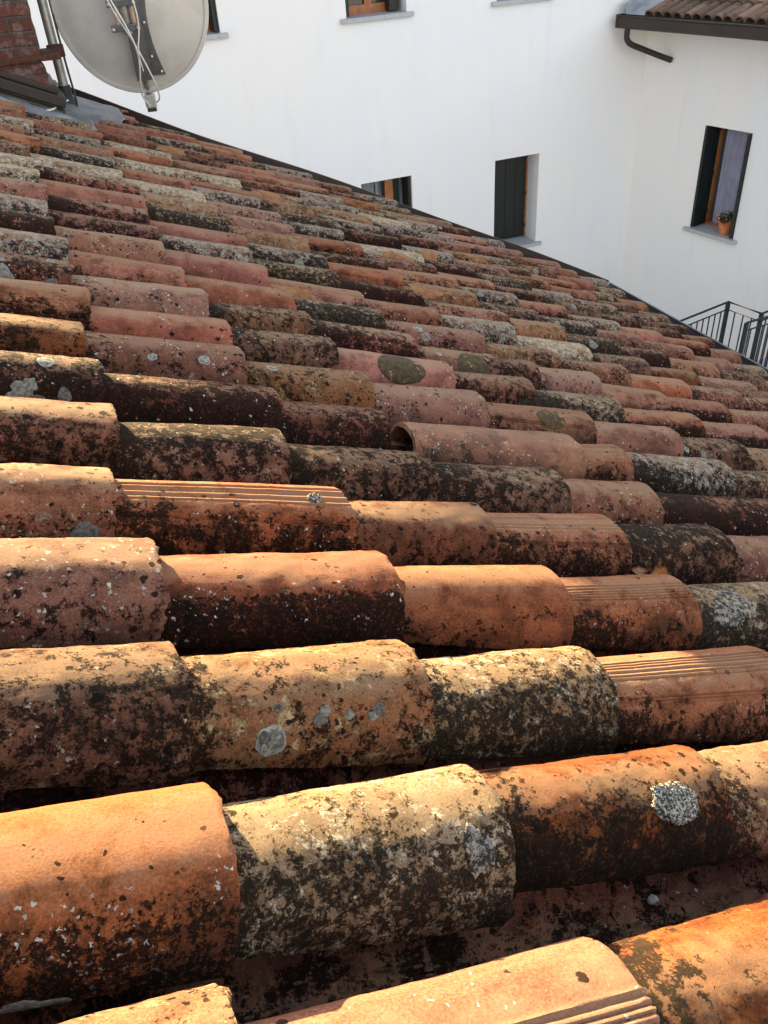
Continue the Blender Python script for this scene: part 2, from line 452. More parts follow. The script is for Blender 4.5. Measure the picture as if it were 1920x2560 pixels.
# ------------------------------------------------------------------ tile meshes
def tile_surface(seed, Ln, w0, w1, h0, h1, groove, rough, flat=0.):
    rnd = random.Random(seed)
    so = Vector((rnd.uniform(0, 99), rnd.uniform(0, 99), rnd.uniform(0, 99)))
    pwy = rnd.uniform(.74, .95); pwz = rnd.uniform(.82, 1.08); bend = rnd.uniform(-.004, .004); twist = rnd.uniform(-.03, .03)
    gset = []
    if groove:
        c = rnd.uniform(-.25, .12); k = rnd.choice((5, 6, 7))
        for i in range(k): gset.append(PI / 2 + c + (i - k / 2) * .072 + rnd.uniform(-.01, .01))
        if groove > 1:
            for i in range(3): gset.append(PI / 2 + c - .62 - i * .06)
    def f(x, t, out=0.):
        """x 0 (upper end) .. 1 (lower end), t 0..pi from near side (-y) over the crest"""
        w = w0 + (w1 - w0) * x; h = h0 + (h1 - h0) * x
        ct, st = math.cos(t), math.sin(t)
        t_ = t
        pw = pwy
        y = -w * (abs(ct) ** pw) * (1 if ct > 0 else -1)
        z = h * (max(st, 0) ** pwz) + twist * (x - .5) * y
        y += bend * math.sin(x * PI)
        nrm = Vector((0, -ct * h, st * w)).normalized()
        dsp = 0.
        q = Vector((x * Ln * 9, y * 14, z * 14)) + so
        dsp += (noise.noise(q) * .0017 + noise.noise(q * 3.1) * .0011 + noise.noise(q * 9) * .0007) * rough
        for g in gset:
            e = (t - g) / .013
            dsp -= .0026 * math.exp(-e * e)
            e2 = (t - g - .034) / .018
            dsp += .0012 * math.exp(-e2 * e2)
        P = Vector((-Ln * (1 - x), y, z)) + nrm * (dsp + out)
        return P
    def edge(t):                                           # ragged lower end
        return (noise.noise(Vector((t * 3, seed, 0))) * .008 + noise.noise(Vector((t * 11, seed, 3))) * .0045 - max(0, noise.noise(Vector((t * 5, seed, 7))) - .3) * .05) * rough
    def skirt(x):
        return (noise.noise(Vector((x * 5, seed, 9))) * .007 + noise.noise(Vector((x * 22, seed, 4))) * .0035) * rough
    return f, edge, skirt
def tile_mesh(name, surf, nx, na, thick=.012, mats=None):
    f, edge, skirt = surf
    bm = bmesh.new()
    def ring(x, out):
        r = []
        for j in range(na + 1):
            t = PI * j / na
            P = f(x, t, out)
            if x >= .999: P.x += edge(t)
            if j in (0, na): P.z += abs(skirt(x))
            r.append(bm.verts.new(P))
        return r
    xs = [i / nx for i in range(nx)] + [1 - .006, 1.]
    Oo = [ring(x, 0.) for x in xs[:-1]] + [ring(1., -.0022)]
    Ii = [ring(x, -thick) for x in xs]
    K = len(xs)
    for i in range(K - 1):
        for j in range(na):
            bm.faces.new((Oo[i][j], Oo[i][j + 1], Oo[i + 1][j + 1], Oo[i + 1][j]))
            bm.faces.new((Ii[i][j], Ii[i + 1][j], Ii[i + 1][j + 1], Ii[i][j + 1]))
        bm.faces.new((Oo[i][0], Oo[i + 1][0], Ii[i + 1][0], Ii[i][0]))
        bm.faces.new((Oo[i][na], Ii[i][na], Ii[i + 1][na], Oo[i + 1][na]))
    for i, s in ((0, 1), (K - 1, -1)):
        for j in range(na):
            q = (Oo[i][j], Ii[i][j], Ii[i][j + 1], Oo[i][j + 1])
            bm.faces.new(q if s > 0 else tuple(reversed(q)))
    bmesh.ops.recalc_face_normals(bm, faces=bm.faces[:])
    me = bpy.data.meshes.new(name)
    bm.to_mesh(me); bm.free()
    me.polygons.foreach_set('use_smooth', [True] * len(me.polygons))
    me.set_sharp_from_angle(angle=math.radians(50))
    return me
def patch_mesh(surf, cx, ct, rx, rt, seed, height=.002, irregular=.25):
    """lichen or moss patch following the tile's surface; cx, ct its centre, rx, rt its half sizes in x and t"""
    f = surf[0]
    bm = bmesh.new()
    nr, na = 7, 34
    ctr = bm.verts.new(f(cx, ct, height))
    rings = []
    for i in range(1, nr + 2):
        k = min(i, nr) / nr
        ring = []
        for j in range(na):
            a = 2 * PI * j / na
            rr = k * (1 + irregular * (noise.noise(Vector((math.cos(a) * 1.3, math.sin(a) * 1.3, seed))) * 1.2 + .6 * noise.noise(Vector((math.cos(a) * 5, math.sin(a) * 5, seed)))))
            hh = height * (1 - .4 * k) if i <= nr else -.001
            hh += .0007 * noise.noise(Vector((i * 1.7, j * 1.1, seed)))if i <= nr else 0
            x = min(max(cx + rx * rr * math.cos(a), .01), .992); t = min(max(ct + rt * rr * math.sin(a), .03), PI - .03)
            ring.append(bm.verts.new(f(x, t, hh)))
        rings.append(ring)
    for j in range(na): bm.faces.new((ctr, rings[0][j], rings[0][(j + 1) % na]))
    for i in range(nr):
        for j in range(na):
            bm.faces.new((rings[i][j], rings[i + 1][j], rings[i + 1][(j + 1) % na], rings[i][(j + 1) % na]))
    bmesh.ops.recalc_face_normals(bm, faces=bm.faces[:])
    me = bpy.data.meshes.new('patch')
    bm.to_mesh(me); bm.free()
    me.polygons.foreach_set('use_smooth', [True] * len(me.polygons))
    return me
def clump_mesh(rx, ry, rz, seed):
    bm = bmesh.new()
    bmesh.ops.create_icosphere(bm, subdivisions=5, radius=1)
    for v in bm.verts:
        d = v.co.copy()
        q = d * 1.7 + Vector((seed, 0, 0))
        k = 1 + .22 * noise.noise(q) + .16 * noise.noise(q * 3) + .13 * noise.noise(q * 8) + .09 * noise.noise(q * 18)
        v.co = Vector((d.x * rx, d.y * ry, d.z * rz)) * k
    me = bpy.data.meshes.new('clump')
    bm.to_mesh(me); bm.free()
    me.polygons.foreach_set('use_smooth', [True] * len(me.polygons))
    return me

# ------------------------------------------------------------------ the tiled house this roof belongs to
EAVE = 17.35 * S; NR = 27                                # eave distance, number of cover rows
VP = [(-12, 28.6), (.3, 27.6), (1.6, 27.15), (4.8, 25.7), (7.8, 24.9), (10.4, 24.4), (12, 23.7), (14.4, 22.4), (17.9, 20.35)]
def verge(u):
    """the far edge of the roof is not square to the rows: rows run out against it (u, result in row spacings)"""
    for (a, b), (c, d) in zip(VP, VP[1:]):
        if u <= c: return b + (d - b) * (u - a) / (c - a)
    return VP[-1][1]
house = empty('tiled_house', roof(EAVE, -1.2, -.1) * 1, 'low house under the old clay tile roof, brown metal verge along its far edge', 'house')
HM = house.matrix_basis.inverted() if False else Matrix.Translation(-house.location)
def hpart(name, bm, mat, parent=house, smooth=False):
    o = bm_obj(name, bm, mat, None, smooth)
    o.parent = parent
    if parent is house: o.matrix_parent_inverse = HM
    else: o.matrix_parent_inverse = Matrix.Identity(4)
    return o
def slab(bm, pts0, pts1):
    A = [bm.verts.new(p) for p in pts0]; B = [bm.verts.new(p) for p in pts1]
    n_ = len(A)
    bm.faces.new(A); bm.faces.new(list(reversed(B)))
    for i in range(n_): bm.faces.new((A[i], B[i], B[(i + 1) % n_], A[(i + 1) % n_]))
    bmesh.ops.recalc_face_normals(bm, faces=bm.faces[:])
out = [(u * S, verge(u) * S + .03) for u in (-11.5, .3, 1.6, 4.8, 7.8, 10.4, 12, 14.4, 17.25)]
poly = [(-11.5 * S, -1.4)] + out + [(17.25 * S, -1.4)]
bm = bmesh.new()
slab(bm, [roof(u, v, -.075) for u, v in poly], [roof(u, v, -.16) for u, v in poly])
hpart('roof_deck', bm, 'deck')
bm = bmesh.new()
wp = [(-11.5 * S * .985, -1.1)] + [(min(u, EAVE - .4) * .985, v - .25) for u, v in out] + [(EAVE - .4, -1.1)]
slab(bm, [roof(u, v, -.17) for u, v in wp], [Vector((roof(u, v, -.17).x, roof(u, v, -.17).y, 0)) for u, v in wp])
hpart('wall', bm, 'plaster2')
bm = bmesh.new()                                          # far side of the ridge
rp = roof(-11.5 * S, 0, -.075)
prism(bm, [(0, 0), (-2.4, -1.1), (-2.4, -1.2), (0, -.1)], (rp.x, O.y - 1.4, rp.z), (rp.x, O.y + verge(-11) * S, rp.z), Vector((1, 0, 0)), Vector((0, 0, 1)))
hpart('ridge_slope', bm, 'fartile')
# verge board, its top just above the tiles
bm = bmesh.new()
n = 60
us = [.3 + 17.5 * i / n for i in range(n + 1)]
for a, b in zip(us, us[1:]):
    A = []
    for u in (a, b):
        l = .100 + .006 * math.sin(u * .9)
        v = verge(u) * S
        A.append([roof(u * S, v, l), roof(u * S, v + .028, l), roof(u * S, v + .028, -.15), roof(u * S, v, -.15)])
    slab(bm, A[0], A[1])
bmesh.ops.remove_doubles(bm, verts=bm.verts[:], dist=.0005)
hpart('verge_board', bm, 'verge')
# gutter
bm = bmesh.new()
prof = []
for i in range(11):
    a = PI * i / 10
    prof.append((-math.cos(a) * .065, -math.sin(a) * .065))
outer = prof + [(.065, .012), (.078, .012), (.078, -.004)] + [(-math.cos(a) * .070, -math.sin(a) * .070) for a in [PI * i / 10 for i in range(10, -1, -1)]]
gx = roof(17.62 * S, 0, .035)
GP0 = Vector((gx.x + .02, O.y - 1.4, gx.z + .0)); GP1 = Vector((gx.x + .02, O.y + 20.55 * S, gx.z + .0))
prism(bm, outer, GP0, GP1, Vector((1, 0, 0)), Vector((0, 0, 1)))
g = hpart('gutter', bm, 'greymetal')
# chimney with its metal apron and lead
CH0, CH1 = -.52, .175                                     # x range
cy0, cy1 = 5.30, 5.92
def roofz(x): return (O + EU * (x / math.cos(RP))).z
chim = bm_obj('chimney', bmesh.new(), 'brick', None)
bm = bmesh.new()
vs = box(bm, (CH0, cy0, CZ - 1.1), (CH1, cy1, CZ + .9))
bmesh.ops.subdivide_edges(bm, edges=bm.edges[:], cuts=44, use_grid_fill=True)
for v in bm.verts:
    q = v.co * 1
    row = math.floor(v.co.z / .068); side = 0
    ins = -.016 if (v.co.z / .068) % 1 < .16 else 0
    k = noise.noise(Vector((q.x * 9, q.y * 9, row * 3.7))) * .011 + noise.noise(q * 28) * .007 + noise.noise(q * 60) * .004 + ins
    c = Vector((max(CH0 + .02, min(CH1 - .02, q.x)), max(cy0 + .02, min(cy1 - .02, q.y)), q.z))
    d = (q - c)
    if d.length > 0: v.co += d.normalized() * k
bm.to_mesh(chim.data); bm.free()
chim.data.polygons.foreach_set('use_smooth', [True] * len(chim.data.polygons))
chim.parent = house; chim.matrix_parent_inverse = HM
bm = bmesh.new()
# stepped brown box round the foot of the chimney, following the slope
ap0, ap1 = -.75, CH1 / math.cos(RP) + .05
v0, v1 = cy0 - O.y - .075, cy1 - O.y + .03
for (a0, a1, b0, b1, n0, n1) in ((ap0, ap1, v0, v1, .02, .105), (ap0 + .02, ap1 - .018, v0 + .018, v1 - .018, .105, .118), (ap0 + .01, ap1 - .006, v0 + .008, v1 - .008, .118, .170), (ap0 + .04, ap1 - .05, v0 + .06, v1 - .06, .170, .20)):
    mm = Matrix.Translation(O) @ RM.to_4x4()
    box(bm, (a0, b0, n0), (a1, b1, n1), mm, .006)
o = hpart('chimney_apron', bm, 'brownmetal', chim)
o.matrix_parent_inverse = Matrix.Identity(4)
bm = bmesh.new()
# lead sheet dressed over the tiles to the right of the chimney
nu, nv = 26, 26
G = []
for i in range(nu + 1):
    rowv = []
    for j in range(nv + 1):
        u = -.30 + .97 * i / nu - (.17 if False else 0)
        v = 20.9 * S + (4.6 * S) * j / nv
        umax = .40 + .25 * min(1, max(0, (j / nv - .35) / .3))
        u = -.45 + (umax + .45) * i / nu
        n_ = .075 + .03 * math.cos(v / S * 2 * PI) * .5 + .02 * (j / nv) + .010 * noise.noise(Vector((u * 9, v * 14, 3))) + .005 * noise.noise(Vector((u * 30, v * 30, 3)))
        if j == 0: n_ -= .05
        if i == nu: n_ -= .03
        rowv.append(bm.verts.new(roof(u, v, n_ + .012)))
    G.append(rowv)
for i in range(nu):
    for j in range(nv):
        bm.faces.new((G[i][j], G[i + 1][j], G[i + 1][j + 1], G[i][j + 1]))
bmesh.ops.solidify(bm, geom=bm.faces[:], thickness=.003)
hpart('lead_flashing', bm, 'lead', chim, True)

# ------------------------------------------------------------------ cover tiles
ORD = ['', 'first', 'second', 'third', 'fourth', 'fifth', 'sixth', 'seventh', 'eighth', 'ninth', 'tenth', 'eleventh', 'twelfth', 'thirteenth', 'fourteenth',
       'fifteenth', 'sixteenth', 'seventeenth', 'eighteenth', 'nineteenth', 'twentieth', 'twenty-first', 'twenty-second', 'twenty-third', 'twenty-fourth', 'twenty-fifth', 'twenty-sixth', 'twenty-seventh', 'twenty-eighth', 'twenty-ninth', 'thirtieth']
ROWS = {
 0: [(-.17, 'tan'), (1.62, 'striped'), (3.4, 'mottleorange')],
 1: [(0., 'new'), (1.47, 'mottled'), (3.2, 'rustdark'), (4.9, 'tan')],
 2: [(0., 'olive'), (1.5, 'tan'), (3.0, 'mottled'), (4.95, 'striped'), (6.5, 'cream')],
 3: [(.05, 'pink'), (1.76, 'redgrime'), (3.36, 'clean'), (4.9, 'striped'), (6.5, 'mottled')],
 4: [(-.1, 'speckled'), (1.77, 'striped'), (3.2, 'rust'), (4.85, 'striped'), (6.42, 'olive'), (8.1, 'pink')],
 5: [(.05, 'rust'), (1.53, 'olive'), (3.12, 'olive'), (4.8, 'olive'), (6.2, 'pink'), (8.5, 'dark')],
 6: [(.05, 'discs'), (1.78, 'dark'), (3.02, 'dark'), (5.75, 'varnish'), (6.6, 'striped'), (8.6, 'grey'), (10.1, 'olive')],
 7: [(0., 'rust'), (1.67, 'pink'), (3.24, 'tan'), (4.88, 'pink'), (6.72, 'striped'), (8.48, 'red'), (9.95, 'olive'), (11.6, 'tan')],
 8: [(.15, 'striped'), (1.75, 'red'), (3.13, 'olive'), (4.95, 'red'), (6.4, 'rust'), (8.1, 'mottled'), (9.9, 'redgrime'), (11.6, 'redgrime'), (13.2, 'grey')],
 9: [(.05, 'discs'), (1.7, 'pink'), (3.15, 'olive'), (4.8, 'dark'), (6.3, 'discs'), (7.1, 'dark'), (8.4, 'pink'), (10.0, 'striped'), (11.6, 'redgrime'), (13.2, 'pink')],
 10: [(.1, 'grey'), (1.6, 'striped'), (3.2, 'red'), (4.7, 'mottled'), (6.6, 'pink'), (8.2, 'tan'), (9.9, 'speckled'), (11.5, 'red'), (13.1, 'speckled')],
 11: [(.0, 'dark'), (1.5, 'pink'), (3.1, 'red'), (4.8, 'striped'), (6.3, 'pink'), (7.9, 'grey')],
 12: [(.0, 'grey'), (1.6, 'dark'), (3.1, 'grey'), (4.7, 'mottled'), (6.4, 'dark')],
 13: [(.05, 'pink'), (1.6, 'dark'), (3.3, 'red'), (4.8, 'grey'), (6.4, 'striped')],
 14: [(.0, 'cream'), (1.7, 'red'), (3.2, 'mottled'), (4.8, 'tan'), (6.5, 'dark'), (8.2, 'striped')],
 15: [(.1, 'cream'), (1.75, 'dark'), (3.2, 'tan'), (4.8, 'pink')],
 16: [(-.05, 'olive'), (1.6, 'cream'), (3.2, 'cream')],
}
COLS = [.05, 1.68, 3.15, 4.8, 6.45, 8.2, 9.8, 11.35, 12.9, 14.45, 16.0, 17.6]
W = ['pink'] * 6 + ['red'] * 3 + ['dark'] * 6 + ['grey'] * 6 + ['striped'] * 6 + ['speckled'] * 4 + ['olive'] * 3 + ['rust'] * 2 + ['mottled'] * 6 + ['cream'] * 2 + ['tan'] * 2 + ['discs'] * 2 + ['redgrime'] * 3
rnd = random.Random(11)
ADJ = {(0, 0): (-.002, -1.), (0, 1): (-.030, -2.6), (0, 2): (-.028, -1.), (1, 2): (.008, -1.5)}
shared = {}
def get_shared(striped, i):
    k = (striped, i)
    if k not in shared:
        rr = random.Random(100 + i + 50 * striped)
        s = tile_surface(200 + i + 31 * striped, .445, .079 + rr.uniform(-.003, .003), .100 + rr.uniform(-.004, .004), .064, .101 + rr.uniform(-.005, .005), (1 + i % 2) if striped else 0, 1.3)
        shared[k] = s
    return shared[k]
mesh_cache = {}
SURF = {}
TILES = {}
COVER_GROUP = 'clay cover tiles laid in rows down the roof'
for k in list(range(NR)) + [-1]:
    lst = list(ROWS.get(k, []))
    while not lst or lst[-1][0] < 16.7:
        last = lst[-1][0] if lst else -1.5
        nxt = [c for c in COLS if c > last + .9]
        e = (nxt[0] if nxt else 17.6)
        e = e + rnd.uniform(-.16, .16) if e < 17 else 17.3 + rnd.uniform(-.10, .06)
        ty = rnd.choice(W)
        if lst and ty == lst[-1][1]: ty = rnd.choice(W)
        lst.append((e, ty))
    prev = lst[0][0] - 1.66
    out_n = 0
    idx = 0
    wob = rnd.uniform(-.004, .004)
    for q, (e, ty) in enumerate(lst):
        Ln = (e - prev) * S + .078
        vv = k * S + ROWSHIFT.get(k, 0) + wob + rnd.uniform(-.006, .006)
        nn = rnd.uniform(-.003, .003)
        tilt = math.radians(rnd.uniform(-.25, .45)); yaw = math.radians(rnd.uniform(-1.1, 1.1))
        if k > 7:
            vv += rnd.uniform(-.009, .009); nn += rnd.uniform(-.005, .006); tilt += math.radians(rnd.uniform(-.6, .6)); yaw += math.radians(rnd.uniform(-1.3, 1.3))
        if k == 6 and q == 3:                              # a tile slid down, its upper end lies open
            Ln = (e - 3.38) * S; tilt = 0
        if (k, q) in ADJ: vv += ADJ[(k, q)][0]; yaw = math.radians(ADJ[(k, q)][1])
        sd = rnd.random(); sl = rnd.randint(0, 9)
        # visible?
        vis = mar = 0
        for uu in (prev + .12, (prev + e) / 2, e - .02):
            for hh, dv in ((.09, 0.), (.03, -.09)):
                X, Y = project(roof(uu * S, vv + dv, hh))
                if 3 < X < 1917 and 3 < Y < 2640: vis += 1
                if -100 < X < 2900 and Y < 3300: mar += 1
        if k < 0: vis = 0
        start = prev
        prev = e
        if k >= 22 and e < 2.3: continue                   # under the chimney and its lead
        if k + .25 > verge((start + e) / 2): continue      # beyond the verge
        if not vis and not mar:
            continue
        if vis: idx += 1
        else: out_n += 1
        keep = rnd.getstate()
        near = (k <= 6)
        striped = ty == 'striped'
        if near or k <= 9 and (k, q) in ((9, 0), (8, 3), (9, 4), (7, 4)):
            w1 = .101 + rnd.uniform(-.004, .004); h1 = .102 + rnd.uniform(-.006, .005)
            if (k, q) == (1, 2): w1 = .090
            surf = tile_surface(k * 40 + q + 7, Ln, .079, w1, .067, h1, (2 if (k + q) % 2 else 1) if striped else 0, {'clean': .5, 'new': .6, 'striped': .7}.get(ty, 1.5))
            key = ('n', k, q)
            me = tile_mesh('cover_tile', surf, 54 if k < 5 else 36, (150 if k < 4 else 110) if striped else (56 if k < 5 else 40))
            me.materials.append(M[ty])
        else:
            surf = get_shared(striped, sl % 6)
            key = (striped, sl % 6, ty)
            if key not in mesh_cache:
                mesh_cache[key] = tile_mesh('cover_tile', surf, 20, 132 if striped else 22)
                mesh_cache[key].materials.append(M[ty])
            me = mesh_cache[key]
        o = bpy.data.objects.new('cover_tile', me)
        COL.objects.link(o)
        o.color = (rnd.random(), rnd.uniform(.2, .5) if k < 7 else rnd.random() * .8, rnd.uniform(.4, .7) if k < 4 else rnd.uniform(.3, 1.) if k < 8 else rnd.uniform(.6, 1.6), .86 if k < 5 else .78)
        R3 = RM @ Matrix.Rotation(tilt, 3, 'Y') @ Matrix.Rotation(yaw, 3, 'Z') @ Matrix.Rotation(math.radians(rnd.uniform(-2, 2)), 3, 'X')
        mw = R3.to_4x4()
        if not (near or key[0] == 'n'): mw = mw @ Matrix.Diagonal((Ln / .445, 1, 1, 1))
        mw.translation = roof(e * S, vv, nn)
        o.matrix_world = mw
        tag(o, ('%s roof tile, %s from the left in the %s row up' % (LOOK[ty], ORD[idx], ORD[k + 1])) if vis else ('%s roof tile past right end of the %s row up, %s one' % (LOOK[ty], ORD[k + 1], ORD[out_n]) if k >= 0 else '%s roof tile below the lowest row, %s from the left' % (LOOK[ty], ORD[out_n])), 'roof tile', COVER_GROUP)
        if not vis: rnd.setstate(keep)
        SURF[(k, q)] = surf; TILES[(k, q)] = o

def add_patch(k, q, name, mat, x, tdeg, rx, rtdeg, seed, h=.002, irr=.25, label=None):
    if (k, q) not in TILES: return
    o = TILES[(k, q)]
    me = patch_mesh(SURF[(k, q)], x, math.radians(tdeg), rx, math.radians(rtdeg), seed, h, irr)
    me.materials.append(M[mat])
    p = bpy.data.objects.new(name, me)
    COL.objects.link(p)
    p.parent = o
    if label: p['label'] = label
def add_clump(k, q, x, tdeg, r, seed):
    o = TILES[(k, q)]
    f = SURF[(k, q)][0]
    P = f(x, math.radians(tdeg), 0.); P2 = f(x, math.radians(tdeg), .01)
    me = clump_mesh(*r, seed)
    me.materials.append(M['crust'])
    p = bpy.data.objects.new('lichen_clump', me)
    COL.objects.link(p)
    p.parent = o
    p.matrix_local = Matrix.Translation(P) @ (P2 - P).to_track_quat('Z', 'Y').to_matrix().to_4x4()
    if True:
        p['label'] = 'crusty grey lichen clump'
# t: 90 is the crest, smaller is the flank towards the viewer
add_clump(1, 2, .78, 64, (.042, .026, .008), 3.)
add_patch(1, 1, 'lichen_patch', 'lichenold', .88, 60, .05, 14, 8.1, .0014, .6)
add_patch(1, 1, 'lichen_patch', 'lichenpale', .10, 30, .03, 6, 8.4, .002, .6)
add_patch(1, 0, 'lichen_patch', 'lichenpale', .60, 3, .06, 4, 8.9, .002, .5)
add_clump(4, 1, .86, 84, (.014, .011, .010), 5.)
for i, (x, t, r) in enumerate(((.62, 52, .018), (.60, 44, .020), (.70, 47, .015), (.80, 50, .020), (.78, 45, .016), (.43, 32, .019), (.14, 8, .03), (.47, 56, .013))):
    add_patch(2, 1, 'lichen_patch', 'lichengrey' if i % 2 else 'lichenpale', x, t, r * 1.1, r * 260, i + 3.1, .0018, .35)
add_patch(4, 0, 'lichen_patch', 'lichengrey', .90, 22, .045, 13, 2.2, .0016, .15)
for i, (x, t, r) in enumerate(((.40, 40, .04), (.50, 30, .035), (.66, 32, .05), (.72, 24, .045), (.70, 46, .03), (.84, 38, .03))):
    add_patch(6, 0, 'lichen_patch', 'lichengrey' if i % 2 else 'lichenpale', x, t, r, r * 300, i + 13.1, .0018, .4)
for i, (x, t, r) in enumerate(((.62, 38, .075), (.40, 36, .03), (.88, 30, .06))):
    add_patch(9, 0, 'lichen_patch', 'lichenpale' if i != 2 else 'lichengrey', x, t, r, r * 330, i + 23.1, .002, .3)
add_patch(8, 3, 'moss_patch', 'moss', .62, 58, .16, 40, 4.1, .002, .08, 'round olive moss patch')
add_patch(9, 4, 'moss_patch', 'moss', .74, 48, .15, 44, 6.1, .002, .10, 'round olive moss patch')
add_patch(7, 4, 'moss_patch', 'moss', .66, 66, .10, 25, 7.1, .0016, .12, 'faint olive moss ring')
add_patch(7, 6, 'lichen_patch', 'lichenpale', .45, 50, .028, 12, 9.1, .002, .15, 'pale round lichen disc')
add_patch(3, 4, 'lichen_patch', 'lichenold', .45, 66, .15, 26, 3.7, .0014, .7)
for (k, q, x, t, r, s_) in ((10, 4, .5, 50, .04, 3), (13, 3, .7, 40, .05, 4), (14, 6, .5, 60, .04, 5), (12, 7, .6, 60, .05, 6), (15, 8, .6, 60, .04, 7), (19, 9, .6, 60, .05, 9), (16, 9, .4, 60, .05, 10)):
    if (k, q) in TILES: add_patch(k, q, 'lichen_patch', 'lichenpale', x, t, r, r * 320, s_ + 33.3, .002, .3)

for (k, q, x, t, rx, rt, s_) in ((11, 3, .35, 40, .24, 34, 1.1), (13, 5, .4, 50, .2, 26, 2.2), (17, 6, .6, 50, .16, 30, 3.3), (19, 4, .5, 50, .22, 30, 4.4), (22, 3, .5, 50, .2, 30, 5.5), (16, 5, .7, 50, .2, 26, 7.7), (8, 11, .8, 40, .14, 34, 6.6)):
    add_patch(k, q, 'broken_patch', 'scar', x, t, rx, rt, s_, .0012, .5, 'bare orange patch where the surface has flaked off')

# ------------------------------------------------------------------ channel tiles (concave, between the cover rows)
def channel_mesh(seed, Ln, nx=30, na=26):
    rr = random.Random(seed)
    bm = bmesh.new()
    so = Vector((seed * 3.3, 1, 5))
    def P(x, t, out):
        w = .088 - .012 * x; h = .066 - .008 * x
        y = -w * math.cos(t); z = -h * max(math.sin(t), 0) ** .9
        n = Vector((0, math.cos(t), math.sin(t)))
        q = Vector((x * 4, y * 14, z * 14)) + so
        d = noise.noise(q) * .003 + noise.noise(q * 3) * .0012
        return Vector((-Ln * (1 - x), y, z)) + n * (d + out)
    A = []; B = []
    for i in range(nx + 1):
        x = i / nx
        e = (noise.noise(Vector((seed, 1, 1))) * .004) if i == nx else 0
        ra = []; rb = []
        for j in range(na + 1):
            t = PI * j / na
            p = P(x, t, 0); p2 = P(x, t, -.013)
            if i == nx:
                ee = noise.noise(Vector((t * 4, seed, 0))) * .005
                p.x += ee; p2.x += ee
            ra.append(bm.verts.new(p)); rb.append(bm.verts.new(p2))
        A.append(ra); B.append(rb)
    for i in range(nx):
        for j in range(na):
            bm.faces.new((A[i][j], A[i + 1][j], A[i + 1][j + 1], A[i][j + 1]))
            bm.faces.new((B[i][j], B[i][j + 1], B[i + 1][j + 1], B[i + 1][j]))
        for j in (0, na):
            bm.faces.new((A[i][j], B[i][j], B[i + 1][j], A[i + 1][j]))
    for i in (0, nx):
        for j in range(na):
            bm.faces.new((A[i][j], A[i][j + 1], B[i][j + 1], B[i][j]))
    bmesh.ops.recalc_face_normals(bm, faces=bm.faces[:])
    me = bpy.data.meshes.new('channel_tile')
    bm.to_mesh(me); bm.free()
    me.polygons.foreach_set('use_smooth', [True] * len(me.polygons))
    me.set_sharp_from_angle(angle=math.radians(50))
    me.materials.append(M['channel'])
    return me
rnd = random.Random(5)
ch_mesh = [channel_mesh(i, .44) for i in range(5)]
for k in range(0, 8):
    e = [-.25, .15, .6, .3][k % 4] if k else -.55
    idx = 0
    while e < 11:
        vis = 0
        for uu in (e - 1.5, e - .9, e - .3, e):
            X, Y = project(roof(uu * S, (k + .5) * S, -.02))
            if 5 < X < 2600 and 5 < Y < 3000: vis += 1
        if vis:
            idx += 1
            o = bpy.data.objects.new('channel_tile', ch_mesh[rnd.randint(0, 4)])
            COL.objects.link(o)
            o.color = (rnd.random(), rnd.random(), rnd.random() * .3, .8)
            mw = (RM @ Matrix.Rotation(math.radians(-1.2 + rnd.uniform(-.3, .3)), 3, 'Y') @ Matrix.Rotation(math.radians(rnd.uniform(-.8, .8)), 3, 'Z')).to_4x4()
            mw.translation = roof(e * S, (k + .5) * S + (ROWSHIFT.get(k, 0) + ROWSHIFT.get(k + 1, 0)) / 2 - .004 + rnd.uniform(-.003, .003), .006)
            o.matrix_world = mw
            tag(o, 'concave clay channel tile, %s from the left in the %s gap up' % (ORD[idx], ORD[k + 1]), 'channel tile', 'concave channel tiles between the cover rows')
        e += 1.6 + rnd.uniform(-.1, .1)

bm = bmesh.new()                                          # grit, crumbs and needles lying in the channels
rg = random.Random(77)
for i in range(1500):
    k = rg.choice((0, 0, 0, 1, 1, 2, 3, 4)); u = rg.uniform(-1.5, 7) * S
    dy = rg.gauss(0, .022)
    r_ = rg.uniform(.0012, .0042)
    c = roof(u, (k + .5) * S + (ROWSHIFT.get(k, 0) + ROWSHIFT.get(k + 1, 0)) / 2 + dy, -.047 + dy * dy * 8)
    vs = bmesh.ops.create_icosphere(bm, subdivisions=1, radius=r_)['verts']
    sx, sy = rg.uniform(.6, 2.4), rg.uniform(.5, 1.)
    for v in vs: v.co = c + RM @ Vector((v.co.x * sx, v.co.y * sy, v.co.z * .7)) * (1 + rg.uniform(-.2, .2))
tag(bm_obj('channel_grit', bm, 'grit'), 'brown grit and crumbs lying in the channels between the tile rows', 'grit', None, 'stuff')

# ------------------------------------------------------------------ small loose things on the roof
def leaf_mesh(sz, seed, jag=.25, fold=.5):
    bm = bmesh.new()
    n = 26
    c = bm.verts.new((0, 0, 0))
    ring = []; mid = []
    for j in range(n):
        a = 2 * PI * j / n
        r = sz * (.55 + .45 * abs(math.cos(a)) ** .7) * (1 + jag * math.sin(a * 5 + seed) + .12 * noise.noise(Vector((a * 3, seed, 0))))
        x, y = r * math.cos(a), r * math.sin(a) * .62
        z = abs(y) * fold + .12 * sz * noise.noise(Vector((x * 40, y * 40, seed)))
        ring.append(bm.verts.new((x, y, z)))
        mid.append(bm.verts.new((x * .5, y * .5, z * .45)))
    for j in range(n):
        bm.faces.new((c, mid[j], mid[(j + 1) % n]))
        bm.faces.new((mid[j], ring[j], ring[(j + 1) % n], mid[(j + 1) % n]))
    bmesh.ops.solidify(bm, geom=bm.faces[:], thickness=.0008)
    me = bpy.data.meshes.new('leaf')
    bm.to_mesh(me); bm.free()
    me.polygons.foreach_set('use_smooth', [True] * len(me.polygons))
    return me
